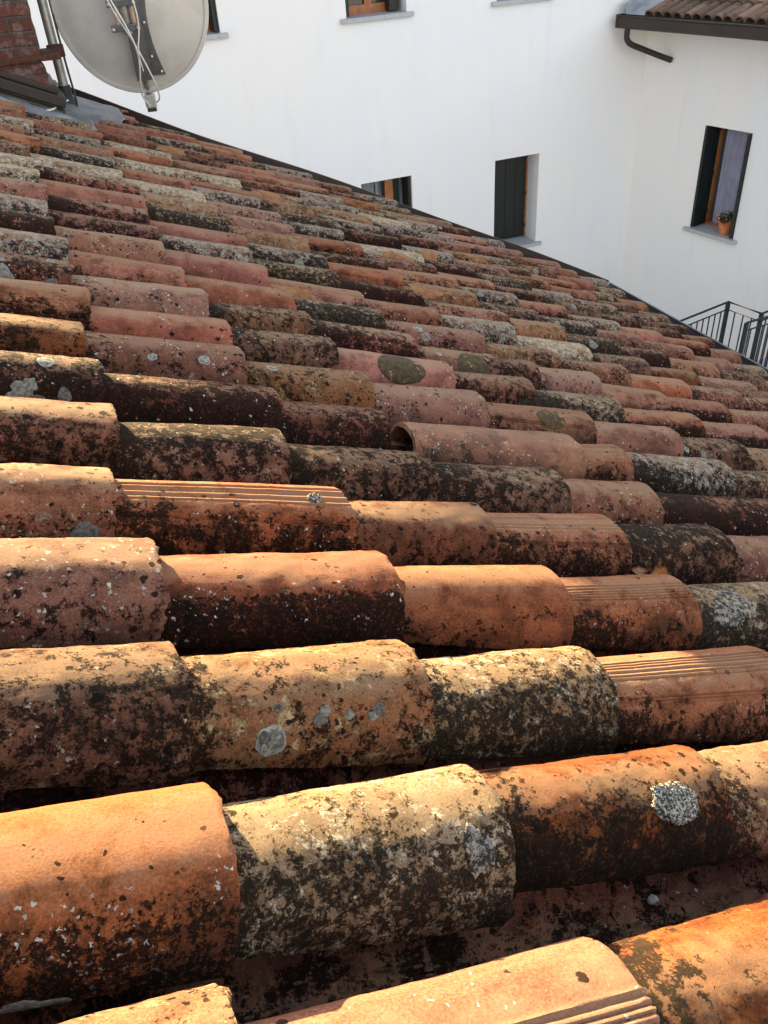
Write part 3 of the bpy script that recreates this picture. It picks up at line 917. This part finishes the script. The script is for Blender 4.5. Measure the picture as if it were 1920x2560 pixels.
def place(name, me, mat, u, v, n, rot, label, cat):
    me.materials.append(M[mat])
    o = bpy.data.objects.new(name, me)
    COL.objects.link(o)
    mw = (RM @ Matrix.Rotation(rot[2], 3, 'Z') @ Matrix.Rotation(rot[0], 3, 'X') @ Matrix.Rotation(rot[1], 3, 'Y')).to_4x4()
    mw.translation = roof(u, v, n)
    o.matrix_world = mw
    return tag(o, label, cat)
place('fallen_leaf', leaf_mesh(.030, 2.3, .3, .6), 'deadleaf', 5.10 * S, 3.42 * S, .055, (1.0, -.15, .15), 'curled orange dead leaf lodged between two tile rows at right', 'leaf')
place('fallen_leaf', leaf_mesh(.021, 5.1, .08, .9), 'palehusk', 4.83 * S, 3.42 * S, .053, (.9, .1, -.3), 'pale curled leaf beside the orange dead leaf', 'leaf')
place('pebble', clump_mesh(.007, .006, .008, 2.), 'stone', 2.72 * S, .48 * S, -.045, (0, .3, 0), 'small pale grey stone lying in the open channel at lower right', 'stone')

# ------------------------------------------------------------------ white house
WY = 10.5
K = 1.05
AZ = -0.195244273
CX = 8.02                                                # inner corner
AXR = Vector((-math.sin(AZ) * 1, -math.cos(AZ), 0))      # along the right wall, away from the corner, towards the viewer
AXR = Vector((-math.sin(AZ), -math.cos(AZ), 0)).normalized()
INR = Vector((AXR.y * -1, AXR.x, 0)).normalized()        # into the wing
if INR.x < 0: INR = -INR
white = empty('white_house', (CX, WY, 0), 'big white rendered house with dark green shutters behind the tiled roof', 'house')
WM = Matrix.Translation(-white.location)
ZT = CZ + 2.35                                            # eave of the tall block, unseen; height set to place its shadow
ZW = CZ - 1.36                                           # eave of the wing
def wpart(name, bm, mat, parent=None, smooth=False, sharp=40):
    o = bm_obj(name, bm, mat, None, smooth, sharp)
    o.parent = parent or white
    o.matrix_parent_inverse = WM if parent is None else Matrix.Identity(4)
    return o
def wall_with_openings(bm, org, ax, inn, length, z0, z1, ops, depth):
    """outer face with recessed reveals; ops: (s0, s1, za, zb)"""
    ss = sorted({0., length} | {a for o_ in ops for a in o_[:2]})
    zz = sorted({z0, z1} | {a for o_ in ops for a in o_[2:]})
    def P(s, z, d=0.): return Vector(org) + ax * s + inn * d + Vector((0, 0, z))
    cache = {}
    def V(s, z, d=0.):
        kk = (round(s, 4), round(z, 4), round(d, 4))
        if kk not in cache: cache[kk] = bm.verts.new(P(s, z, d))
        return cache[kk]
    for i in range(len(ss) - 1):
        for j in range(len(zz) - 1):
            cs, cz = (ss[i] + ss[i + 1]) / 2, (zz[j] + zz[j + 1]) / 2
            if any(a < cs < b and c < cz < d for a, b, c, d in ops): continue
            bm.faces.new((V(ss[i], zz[j]), V(ss[i + 1], zz[j]), V(ss[i + 1], zz[j + 1]), V(ss[i], zz[j + 1])))
    for a, b, c, d in ops:
        bm.faces.new((V(a, c), V(a, d), V(a, d, depth), V(a, c, depth)))
        bm.faces.new((V(b, c), V(b, c, depth), V(b, d, depth), V(b, d)))
        bm.faces.new((V(a, d), V(b, d), V(b, d, depth), V(a, d, depth)))
        bm.faces.new((V(a, c), V(a, c, depth), V(b, c, depth), V(b, c)))
DP = .34
zlo0, zlo1 = CZ - 4.16, CZ - 2.935                        # lower windows
zup0, zup1 = CZ - 1.085, CZ + .20                         # upper windows
X0 = -9.0
wins = {'T': (1.55, 2.27, zup0, zup1), 'A': (3.76, 4.52, zup0, zup1), 'B': (5.72, 6.44, zup0, zup1),
        'C': (3.79, 4.505, zlo0, zlo1), 'D': (5.74, 6.43, zlo0, zlo1)}
LAX, LIN = Vector((1, 0, 0)), Vector((0, 1, 0))
bm = bmesh.new()
ops = [(a - X0, b - X0, c, d) for a, b, c, d in wins.values()]
wall_with_openings(bm, (X0, WY, 0), LAX, LIN, CX - X0, 0, ZT, ops, DP)
box(bm, (X0, WY + DP + .12, .02), (CX - .02, WY + 8, ZT - .02))
wpart('wall', bm, 'plaster')
# wing
WL_ = 9.0
wz0, wz1 = CZ - 3.965, CZ - 2.63
s0, s1 = 1.145, 1.865
bm = bmesh.new()
wall_with_openings(bm, (CX, WY, 0), AXR, INR, WL_, 0, ZW, [(s0, s1, wz0, wz1)], DP)
mmw = Matrix((AXR, INR, Vector((0, 0, 1)))).transposed().to_4x4(); mmw.translation = Vector((CX, WY, 0))
box(bm, (.02, DP + .12, .02), (WL_, 6.0, ZW - .02), mmw)
wpart('wing_wall', bm, 'plaster2')
# tall block roof
bm = bmesh.new()
prism(bm, [(-.6, 0), (4, 1.1), (8.6, 0), (8.6, -.12), (-.6, -.12)], (X0 - .4, WY, ZT), (CX + .4, WY, ZT), Vector((0, 1, 0)), Vector((0, 0, 1)))
wpart('roof', bm, 'fartile')

def frame_local(org, ax, inn):
    mm = Matrix((ax, inn, Vector((0, 0, 1)))).transposed().to_4x4(); mm.translation = Vector(org)
    return mm
def window(mm, W_, z0, z1, kind, sillx=.075):
    """local: x along the wall 0..W_, y inward, z absolute"""
    H = z1 - z0
    bm = bmesh.new()
    t = .055
    y0, y1 = DP - .07, DP
    if kind != 'closed':
        bars = [((0, y0, z0), (t, y1, z1)), ((W_ - t, y0, z0), (W_, y1, z1)), ((t, y0, z0), (W_ - t, y1, z0 + (.04 if kind == 'wing' else .10))), ((t, y0, z1 - t), (W_ - t, y1, z1))]
        if kind == 'half': bars = bars[2:] + [((.60 * W_, y0 - .01, z0), (.76 * W_, y1, z1))]
        elif kind != 'wing': bars.append(((W_ / 2 - .045, y0 + .004, z0 + .10), (W_ / 2 + .045, y1 - .004, z1 - t)))
        for lo, hi in bars:
            box(bm, lo, hi, mm)
        win = wpart('window', bm, 'wood')
        bm = bmesh.new()
        if kind != 'wing': box(bm, (t, DP - .03, z0 + .10), (W_ / 2 - .045, DP - .022, z1 - t), mm)
        box(bm, (W_ / 2 + .045 if kind != 'wing' else t, DP - .012, z0 + .04), (W_ - t, DP - .004, z1 - t), mm)
        wpart('pane', bm, 'glass', win)
        bm = bmesh.new()
        cm = {'wing': 'curtain', 'half': 'greypanel'}.get(kind)
        if cm:
            nf = 24
            for (a, b) in ((t + .07, W_ - t) if kind == 'wing' else (.004, .37 * W_),):
                pr = [(a + (b - a) * i / nf, DP + (-.035 if kind == 'wing' else -.10) + .012 * math.sin(i * 1.9)) for i in range(nf + 1)] + [(b, DP + (-.016 if kind == 'wing' else -.078)), (a, DP + (-.016 if kind == 'wing' else -.078))]
                vs = [[mm @ Vector((px, py, z)) for px, py in pr] for z in (z0 + .02, z1 - .02)]
                A = [bm.verts.new(v) for v in vs[0]]; B = [bm.verts.new(v) for v in vs[1]]
                for i in range(len(A)): bm.faces.new((A[i], A[(i + 1) % len(A)], B[(i + 1) % len(A)], B[i]))
                bm.faces.new(A); bm.faces.new(list(reversed(B)))
                bmesh.ops.recalc_face_normals(bm, faces=bm.faces[:])
            wpart('curtain', bm, cm, win)
    else:
        bm.free(); bm = bmesh.new()
        box(bm, (W_ - .028, DP - .05, z0), (W_, DP, z1), mm)
        win = wpart('window', bm, 'wood')
    def leaf_(xa, xb, ya, yb):
        """shutter leaf made of vertical boards"""
        bm = bmesh.new()
        along_x = (xb - xa) > (yb - ya)
        n_ = 4
        for i in range(n_):
            if along_x:
                a = xa + (xb - xa) * i / n_; b = xa + (xb - xa) * (i + 1) / n_
                box(bm, (a + .002, ya, z0 + .02), (b - .002, yb, z1 - .012), mm, .003)
            else:
                a = ya + (yb - ya) * i / n_; b = ya + (yb - ya) * (i + 1) / n_
                box(bm, (xa, a + .002, z0 + .02), (xb, b - .002, z1 - .012), mm, .003)
        s = wpart('shutter', bm, 'shutter')
        for zz_ in (z0 + .12 * H, z0 + .5 * H, z0 + .92 * H):
            bm = bmesh.new()
            if along_x: box(bm, (xb - .02, ya - .016, zz_), (xb + .012, ya - .001, zz_ + .05), mm)
            else: box(bm, (xa - .01, yb - .03, zz_), (xb + .01, yb + .004, zz_ + .05), mm)
            wpart('hinge', bm, 'black', s)
    if kind == 'closed':
        leaf_(.0, W_ - .03, DP - .045, DP - .012)
    elif kind == 'half':
        leaf_(W_ - .045, W_ - .006, .03, DP - .09)
    elif kind == 'both':
        leaf_(.006, .045, .01, DP - .09)
        leaf_(W_ - .17, W_ - .05, DP - .22, DP - .09)
    elif kind == 'right':
        leaf_(W_ - .06, W_ - .02, .02, DP - .08)
    elif kind == 'wing':
        leaf_(.006, .045, -.01, DP - .08)
        leaf_(W_ - .045, W_ - .006, -.035, DP - .08)
    bm = bmesh.new()
    box(bm, (.0, -.001, z0 - .03), (W_, DP, z0 + .004), mm)
    box(bm, (-sillx, -.055, z0 - .045), (W_ + sillx, .0, z0 + .004), mm, .004)
    wpart('sill', bm, 'sill')
for nm, kind in (('T', 'right'), ('A', 'both'), ('B', 'open'), ('C', 'half'), ('D', 'closed')):
    a, b, c, d = wins[nm]
    window(frame_local((a, WY, 0), LAX, LIN), b - a, c, d, kind)
p = Vector((CX, WY, 0)) + AXR * s0
window(frame_local(p, AXR, INR), s1 - s0, wz0, wz1, 'wing')

# wing roof: tiled slope rising inwards, gutter, downpipe
GO = .50                                                  # overhang
SLP = math.radians(19)
ER = (INR * math.cos(SLP) + Vector((0, 0, 1)) * math.sin(SLP))
NRr = (Vector((0, 0, 1)) * math.cos(SLP) - INR * math.sin(SLP))
e0 = Vector((CX, WY, CZ - 1.41)) - INR * GO
def er(s, r, n): return e0 + AXR * s + ER * r + NRr * n
bm = bmesh.new()
prism(bm, [(0, -.10), (4.2, -.10), (4.2, .0), (0, .0)], er(.02, 0, 0), er(WL_, 0, 0), ER, NRr)
wr = wpart('wing_roof', bm, 'fartile')
bm = bmesh.new()
rnd2 = random.Random(3)
pt = .148
for i in range(34):
    s = .42 + i * pt
    for j in range(9):
        r0 = .02 + j * .36; r1 = r0 + .42
        ss_ = s + rnd2.uniform(-.006, .006)
        n_ = 10
        for (rr_, w_, up) in ((0, 0, 0),):
            A = []; B = []; A2 = []; B2 = []
            for q in range(n_ + 1):
                t = PI * q / n_
                A.append(bm.verts.new(er(ss_ - .073 * math.cos(t), r0, .02 + .066 * math.sin(t) + .012)))
                B.append(bm.verts.new(er(ss_ - .060 * math.cos(t), r1, .02 + .052 * math.sin(t))))
                A2.append(bm.verts.new(er(ss_ - .060 * math.cos(t), r0, .02 + .053 * math.sin(t) + .010)))
                B2.append(bm.verts.new(er(ss_ - .047 * math.cos(t), r1, .02 + .040 * math.sin(t))))
            for q in range(n_):
                bm.faces.new((A[q], A[q + 1], B[q + 1], B[q]))
                bm.faces.new((A2[q], B2[q], B2[q + 1], A2[q + 1]))
                bm.faces.new((A[q], A2[q], A2[q + 1], A[q + 1]))
            bm.faces.new((A[0], B[0], B2[0], A2[0])); bm.faces.new((A[-1], A2[-1], B2[-1], B[-1]))
bmesh.ops.recalc_face_normals(bm, faces=bm.faces[:])
wpart('roof_tiles', bm, 'fartile', wr, True, 50)
bm = bmesh.new()                                          # lead valley against the tall block
nb = 30
for i in range(nb):
    pass
prism(bm, [(0, .012), (4.2, .012), (4.2, .03), (0, .03)], er(.03, 0, 0), er(.34, 0, 0), ER, NRr)
prism(bm, [(0, .03), (4.2, .03), (4.2, .16), (0, .16)], er(.03, 0, 0), er(.05, 0, 0), ER, NRr)
wpart('valley_flashing', bm, 'lead', wr)
# box gutter
bm = bmesh.new()
Z = Vector((0, 0, 1))
gp = [(-.02, .06), (-.02, -.055), (-.045, -.09), (-.115, -.09), (-.135, -.07), (-.135, .03), (-.148, .045), (-.148, .06), (-.125, .06), (-.125, .035), (-.122, -.065), (-.11, -.078), (-.05, -.078), (-.034, -.05), (-.034, .06)]
prism(bm, gp, e0 + AXR * .02 - Z * .02, e0 + AXR * WL_ - Z * .02, INR, Z)
gut = wpart('gutter', bm, 'brownmetal', wr)
bm = bmesh.new()
box(bm, (.0, -.14, -.105), (.022, -.02, .045), frame_local(e0, AXR, INR))
wpart('gutter_end', bm, 'brownmetal', wr)
bm = bmesh.new()
q0 = e0 + AXR * .16 - INR * .08 - Z * .10
q1 = q0 - Z * .13
q2 = Vector((CX, WY, 0)) + AXR * .45 - INR * .01; q2.z = CZ - 1.93
pts = [q0, q0 - Z * .06, q0 - Z * .11, q1 - Z * .005 + (q2 - q1) * .015, q1 - Z * .03 + (q2 - q1) * .07, q1 + (q2 - q1) * .16 - Z * .035, q1 + (q2 - q1) * .3 - Z * .03, q1 + (q2 - q1) * .7 - Z * .015, q2]
tube(bm, pts, .036, 14)
wpart('downpipe', bm, 'brownmetal', None, True)

# flower pot on the wing window's sill
wm = frame_local(Vector((CX, WY, 0)) + AXR * s0, AXR, INR)
pc = wm @ Vector((.50, .10, wz0 + .004))
pot = empty('flower_pot', pc, 'small plant in an orange wrapped pot on the window sill', 'flower pot')
bm = bmesh.new()
rings = []
for (r_, z_) in ((.045, 0), (.055, .03), (.062, .07), (.07, .11), (.10, .14), (.092, .137), (.064, .10), (.0, .095)):
    ring = []
    for j in range(20):
        a = 2 * PI * j / 20
        rr_ = r_ * (1 + (.16 * math.sin(a * 4 + 1) if z_ > .12 else .03 * math.sin(a * 7)))
        ring.append(bm.verts.new((rr_ * math.cos(a), rr_ * math.sin(a), z_ + (.018 * math.sin(a * 4 + 2) if z_ > .12 else 0))))
    rings.append(ring)
for ring in rings:
    for v in ring: v.co *= 1.45
for i in range(len(rings) - 1):
    for j in range(20): bm.faces.new((rings[i][j], rings[i][(j + 1) % 20], rings[i + 1][(j + 1) % 20], rings[i + 1][j]))
bm.faces.new(list(reversed(rings[0])))
bm_obj('pot', bm, 'pot', pot, True, 60)
def leafball(bm, n, c, r, sz, seed):
    rr = random.Random(seed)
    for i in range(n):
        d = Vector((rr.gauss(0, 1), rr.gauss(0, 1), abs(rr.gauss(0, 1)) * .8 + .1)).normalized() * rr.uniform(.3, 1)
        p_ = Vector(c) + Vector((d.x * r[0], d.y * r[1], d.z * r[2]))
        a = Vector((rr.gauss(0, 1), rr.gauss(0, 1), rr.gauss(0, .6))).normalized(); b = a.cross(d).normalized()
        s_ = sz * rr.uniform(.7, 1.3)
        bm.faces.new([bm.verts.new(p_ + a * s_ * x + b * s_ * .5 * y) for x, y in ((-1, 0), (0, -1), (1, 0), (0, 1))])
bm = bmesh.new(); leafball(bm, 380, (0, 0, .19), (.13, .13, .13), .02, 1)
bm_obj('foliage', bm, 'leaf', pot)
bm = bmesh.new(); leafball(bm, 60, (0, .02, .22), (.14, .14, .13), .012, 2)
bm_obj('blossom', bm, 'flower', pot)

# railings of the outside stair landing
def railing(name, pts, h, label, every=.105, posts=True):
    t = empty(name, Vector(pts[0]) - Z * h, label, 'railing', 'black railings of the stair landing')
    TM = Matrix.Translation(-t.location)
    bm = bmesh.new()
    for a, b in zip(pts, pts[1:]):
        pass
    for dz, r_, nm_ in ((0, .014, 'handrail'), (.10, .009, 'rail'), (h - .08, .009, 'rail')):
        bm = bmesh.new()
        tube(bm, [Vector(p_) - Z * dz for p_ in pts], r_, 8)
        o = bm_obj(nm_, bm, 'iron', t); o.matrix_parent_inverse = TM
    for p_ in pts:
        bm = bmesh.new()
        box(bm, (p_[0] - .02, p_[1] - .02, p_[2] - h), (p_[0] + .02, p_[1] + .02, p_[2] - .005))
        o = bm_obj('post', bm, 'iron', t); o.matrix_parent_inverse = TM
    for a, b in zip(pts, pts[1:]):
        a, b = Vector(a), Vector(b)
        n_ = int((b - a).length / every)
        for i in range(1, n_):
            c = a.lerp(b, i / n_)
            bm = bmesh.new()
            box(bm, (c.x - .006, c.y - .006, c.z - h + .08), (c.x + .006, c.y + .006, c.z - .10))
            o = bm_obj('baluster', bm, 'iron', t); o.matrix_parent_inverse = TM
    return t
zr = CZ - 4.3
railing('stair_railing', [(6.55, 7.46, zr), (7.52, 7.655, zr), (7.61, 7.18, zr), (8.35, 7.29, zr)], 1.0, 'black iron railing round the landing, farther of the two')
railing('stair_railing', [(7.28, 7.06, zr), (8.2, 7.10, zr)], 1.0, 'black iron railing nearer the tiled roof, closely spaced bars', .085)
bm = bmesh.new()
box(bm, (6.5, 7.1, 0), (8.6, 7.7, zr - 1.0))
tag(bm_obj('stair_landing', bm, 'sill'), 'grey concrete stair landing under the black railing', 'landing')

# ------------------------------------------------------------------ satellite dish
DC = Vector((.715, 5.50, CZ - .380))
dish = empty('satellite_dish', (.27, 5.62, roofz(.27) + .05), 'grey satellite dish seen from behind on a galvanised mast beside the brick chimney', 'satellite dish')
DM = Matrix.Translation(-dish.location)
def dpart(name, bm, mat, parent=None, smooth=True, sharp=40):
    o = bm_obj(name, bm, mat, None, smooth, sharp)
    o.parent = parent or dish
    o.matrix_parent_inverse = DM if parent is None else Matrix.Identity(4)
    return o
bm = bmesh.new()
tube(bm, [(.262, 5.60, roofz(.27) - .02), (.262, 5.60, CZ + .45)], .026, 16)
mast = dpart('mast', bm, 'galv')
bm = bmesh.new()
tube(bm, [(.262, 5.60, CZ - .80), (.262, 5.60, CZ - .745)], .034, 16)
tube(bm, [(.262, 5.60, CZ - .86), (.262, 5.60, CZ - .80)], [.05, .034], 16)
dpart('mast_collar', bm, 'black', mast)
bm = bmesh.new()
box(bm, (CH0 - .02, cy0 - .024, CZ - .578), (.20, cy0 - .015, CZ - .550), None, .003)
box(bm, (.17, cy0 - .022, CZ - .58), (.27, 5.58, CZ - .550), None, .004)
tube(bm, [(.262, 5.60, CZ - .60), (.262, 5.60, CZ - .54)], .036, 14)
box(bm, (.22, 5.545, CZ - .60), (.31, 5.57, CZ - .535), None, .006)
dpart('rusty_clamp', bm, 'rusty')
# dish frame: local x right, y towards the front (away), z up
dm = Matrix.Translation(DC) @ Matrix.Rotation(math.radians(-8), 4, 'Z') @ Matrix.Rotation(math.radians(10), 4, 'X')
bm = bmesh.new()
nr_, na_ = 16, 72
A_, B_ = .405, .445
F = []; Bk = []
def dshell(k, a, off):
    y = -.085 * (1 - k * k)
    return dm @ Vector((A_ * k * math.cos(a), y + off, B_ * k * math.sin(a)))
for i in range(1, nr_ + 1):
    k = i / nr_
    F.append([bm.verts.new(dshell(k, 2 * PI * j / na_, .003)) for j in range(na_)])
    Bk.append([bm.verts.new(dshell(k, 2 * PI * j / na_, 0)) for j in range(na_)])
cf = bm.verts.new(dshell(0, 0, .003)); cb = bm.verts.new(dshell(0, 0, 0))
for j in range(na_):
    j2 = (j + 1) % na_
    bm.faces.new((cf, F[0][j], F[0][j2])); bm.faces.new((cb, Bk[0][j2], Bk[0][j]))
    for i in range(nr_ - 1):
        bm.faces.new((F[i][j], F[i + 1][j], F[i + 1][j2], F[i][j2])); bm.faces.new((Bk[i][j], Bk[i][j2], Bk[i + 1][j2], Bk[i + 1][j]))
    bm.faces.new((F[-1][j], Bk[-1][j], Bk[-1][j2], F[-1][j2]))
bmesh.ops.recalc_face_normals(bm, faces=bm.faces[:])
refl = dpart('reflector', bm, 'dishback')
bm = bmesh.new()
prof = [(.985, -.010), (1.03, -.006), (1.045, .004), (1.035, .014), (.99, .010)]
ringv = [[bm.verts.new(dm @ Vector((A_ * p_[0] * math.cos(2 * PI * j / na_), p_[1], B_ * p_[0] * math.sin(2 * PI * j / na_)))) for p_ in prof] for j in range(na_)]
for j in range(na_):
    for q in range(5):
        bm.faces.new((ringv[j][q], ringv[j][(q + 1) % 5], ringv[(j + 1) % na_][(q + 1) % 5], ringv[(j + 1) % na_][q]))
bmesh.ops.recalc_face_normals(bm, faces=bm.faces[:])
dpart('rim', bm, 'dishback', refl)
# back bracket: channel plate with curved flange
bm = bmesh.new()
nseg = 14
def br(x, y, z): return dm @ Vector((x, y, z))
def yb(z): return -.085 * (1 - (z / B_) ** 2)
strip = []
for i in range(nseg + 1):
    z = .20 - .56 * i / nseg
    strip.append((z, yb(z)))
for sx0, sx1, dy0, dy1 in ((.035, .115, -.012, -.006), (.030, .036, -.075, -.006), (-.05, -.044, -.075, -.006), (-.05, .036, -.080, -.074)):
    for i in range(nseg):
        z0_, yb0 = strip[i]; z1_, yb1 = strip[i + 1]
        fl = 1.
        if sx0 == .035:                                  # waisted flange
            w0_ = .115 - .045 * math.sin(PI * i / nseg); w1_ = .115 - .045 * math.sin(PI * (i + 1) / nseg)
            c8 = [(sx0, z0_, yb0), (w0_, z0_, yb0), (w1_, z1_, yb1), (sx0, z1_, yb1)]
        else:
            c8 = [(sx0, z0_, yb0), (sx1, z0_, yb0), (sx1, z1_, yb1), (sx0, z1_, yb1)]
        a_ = [bm.verts.new(br(x, y + dy0 * fl, z)) for x, z, y in c8]
        b_ = [bm.verts.new(br(x, y + dy1, z)) for x, z, y in c8]
        bm.faces.new(a_); bm.faces.new(list(reversed(b_)))
        for q in range(4): bm.faces.new((a_[q], b_[q], b_[(q + 1) % 4], a_[(q + 1) % 4]))
bmesh.ops.remove_doubles(bm, verts=bm.verts[:], dist=.0004)
bmesh.ops.recalc_face_normals(bm, faces=bm.faces[:])
brk = dpart('bracket', bm, 'bracket', None, False)
for bx_, bz_ in ((.095, .185), (.055, .13), (.05, -.07), (.055, -.25), (.095, -.34)):
    bm = bmesh.new()
    r_ = bmesh.ops.create_uvsphere(bm, u_segments=10, v_segments=6, radius=.009)
    for v in bm.verts: v.co = br(bx_ + v.co.x, yb(bz_) - .016 + v.co.y * .7, bz_ + v.co.z)
    dpart('bolt', bm, 'bolt', brk)
# curved pipe and clamps
bm = bmesh.new()
pp = arc_pts([br(-.12, -.16, .42), br(-.10, -.16, .24), br(-.055, -.155, .13), br(-.045, -.15, .04), br(-.04, -.15, -.10)], 5)
tube(bm, pp, .024, 14)
pipe = dpart('arm', bm, 'galv')
bm = bmesh.new()
tube(bm, [(.262, 5.58, CZ + .035), br(-.12, -.16, .36)], .018, 10)
dpart('cross_arm', bm, 'rusty')
for zc in (.055, -.065):
    bm = bmesh.new()
    mmx = dm
    box(bm, (-.125, -.19, zc - .017), (.028, -.175, zc + .017), mmx, .004)
    box(bm, (-.09, -.175, zc - .012), (-.078, -.08, zc + .012), mmx)
    box(bm, (.0, -.175, zc - .012), (.012, -.08, zc + .012), mmx)
    cl = dpart('clamp', bm, 'bracket', None, False)
    for bx_ in (-.115, .015):
        bm = bmesh.new()
        bmesh.ops.create_uvsphere(bm, u_segments=10, v_segments=6, radius=.011)
        for v in bm.verts: v.co = br(bx_ + v.co.x, -.20 + v.co.y * 1.2, zc + v.co.z)
        dpart('bolt', bm, 'bolt', cl)
bm = bmesh.new()
for xx in (-.085, .0):
    tube(bm, [br(xx, -.165, .055), br(xx, -.165, -.065)], .012, 8)
dpart('clamp_rod', bm, 'palehusk')
# feed arm under the dish and the converter at its end
bm = bmesh.new()
tube(bm, [br(-.005, -.05, -.33), br(-.005, .02, -.47), br(-.005, .10, -.50)], .018, 8)
dpart('feed_arm', bm, 'galv')
bm = bmesh.new()
box(bm, (-.035, .0, -.555), (.03, .07, -.475), dm, .012)
lnb = dpart('converter', bm, 'plastic', None, False)
bm = bmesh.new()
box(bm, (-.03, -.003, -.572), (.025, .06, -.553), dm, .004)
dpart('converter_cap', bm, 'black', lnb, False)
for pts, mt, rr_ in (([br(-.13, -.19, .42), br(-.15, -.21, .22), br(-.10, -.23, .05), br(-.02, -.22, -.14), br(.04, -.16, -.34), br(.055, -.06, -.47), br(.035, .0, -.52)], 'cablew', .0045),
                     ([br(-.10, -.19, .42), br(-.13, -.22, .20), br(-.04, -.24, -.06), br(-.015, -.21, -.20), br(-.035, -.16, -.36), br(-.04, -.06, -.46), br(-.01, -.01, -.535)], 'cablew', .0045),
                     ([br(-.09, -.18, .42), br(-.02, -.2, .20), br(.015, -.215, .08), br(.02, -.215, -.05), br(-.01, -.22, -.18), br(-.005, -.17, -.29)], 'cablew', .004)):
    bm = bmesh.new(); tube(bm, arc_pts(pts, 6), rr_, 8)
    dpart('cable', bm, mt)
bm = bmesh.new()
tube(bm, arc_pts([(.295, 5.57, CZ + .3), (.298, 5.56, CZ - .3), (.30, 5.55, CZ - .62), (.305, 5.54, CZ - .80), (.29, 5.45, CZ - .88), (.245, 5.30, CZ - .885)], 8), .006, 8)
dpart('cable', bm, 'cableb')
bm = bmesh.new()
tube(bm, arc_pts([(.255, 5.44, CZ - .80), (.22, 5.36, CZ - .80), (.16, 5.22, CZ - .80), (.08, 5.12, CZ - .79)], 6), .005, 8)
dpart('cable', bm, 'cablew')

# ------------------------------------------------------------------ ground
bm = bmesh.new()
bmesh.ops.create_grid(bm, x_segments=1, y_segments=1, size=600)
tag(bm_obj('ground', bm, 'gravel'), None, None, None, 'structure')
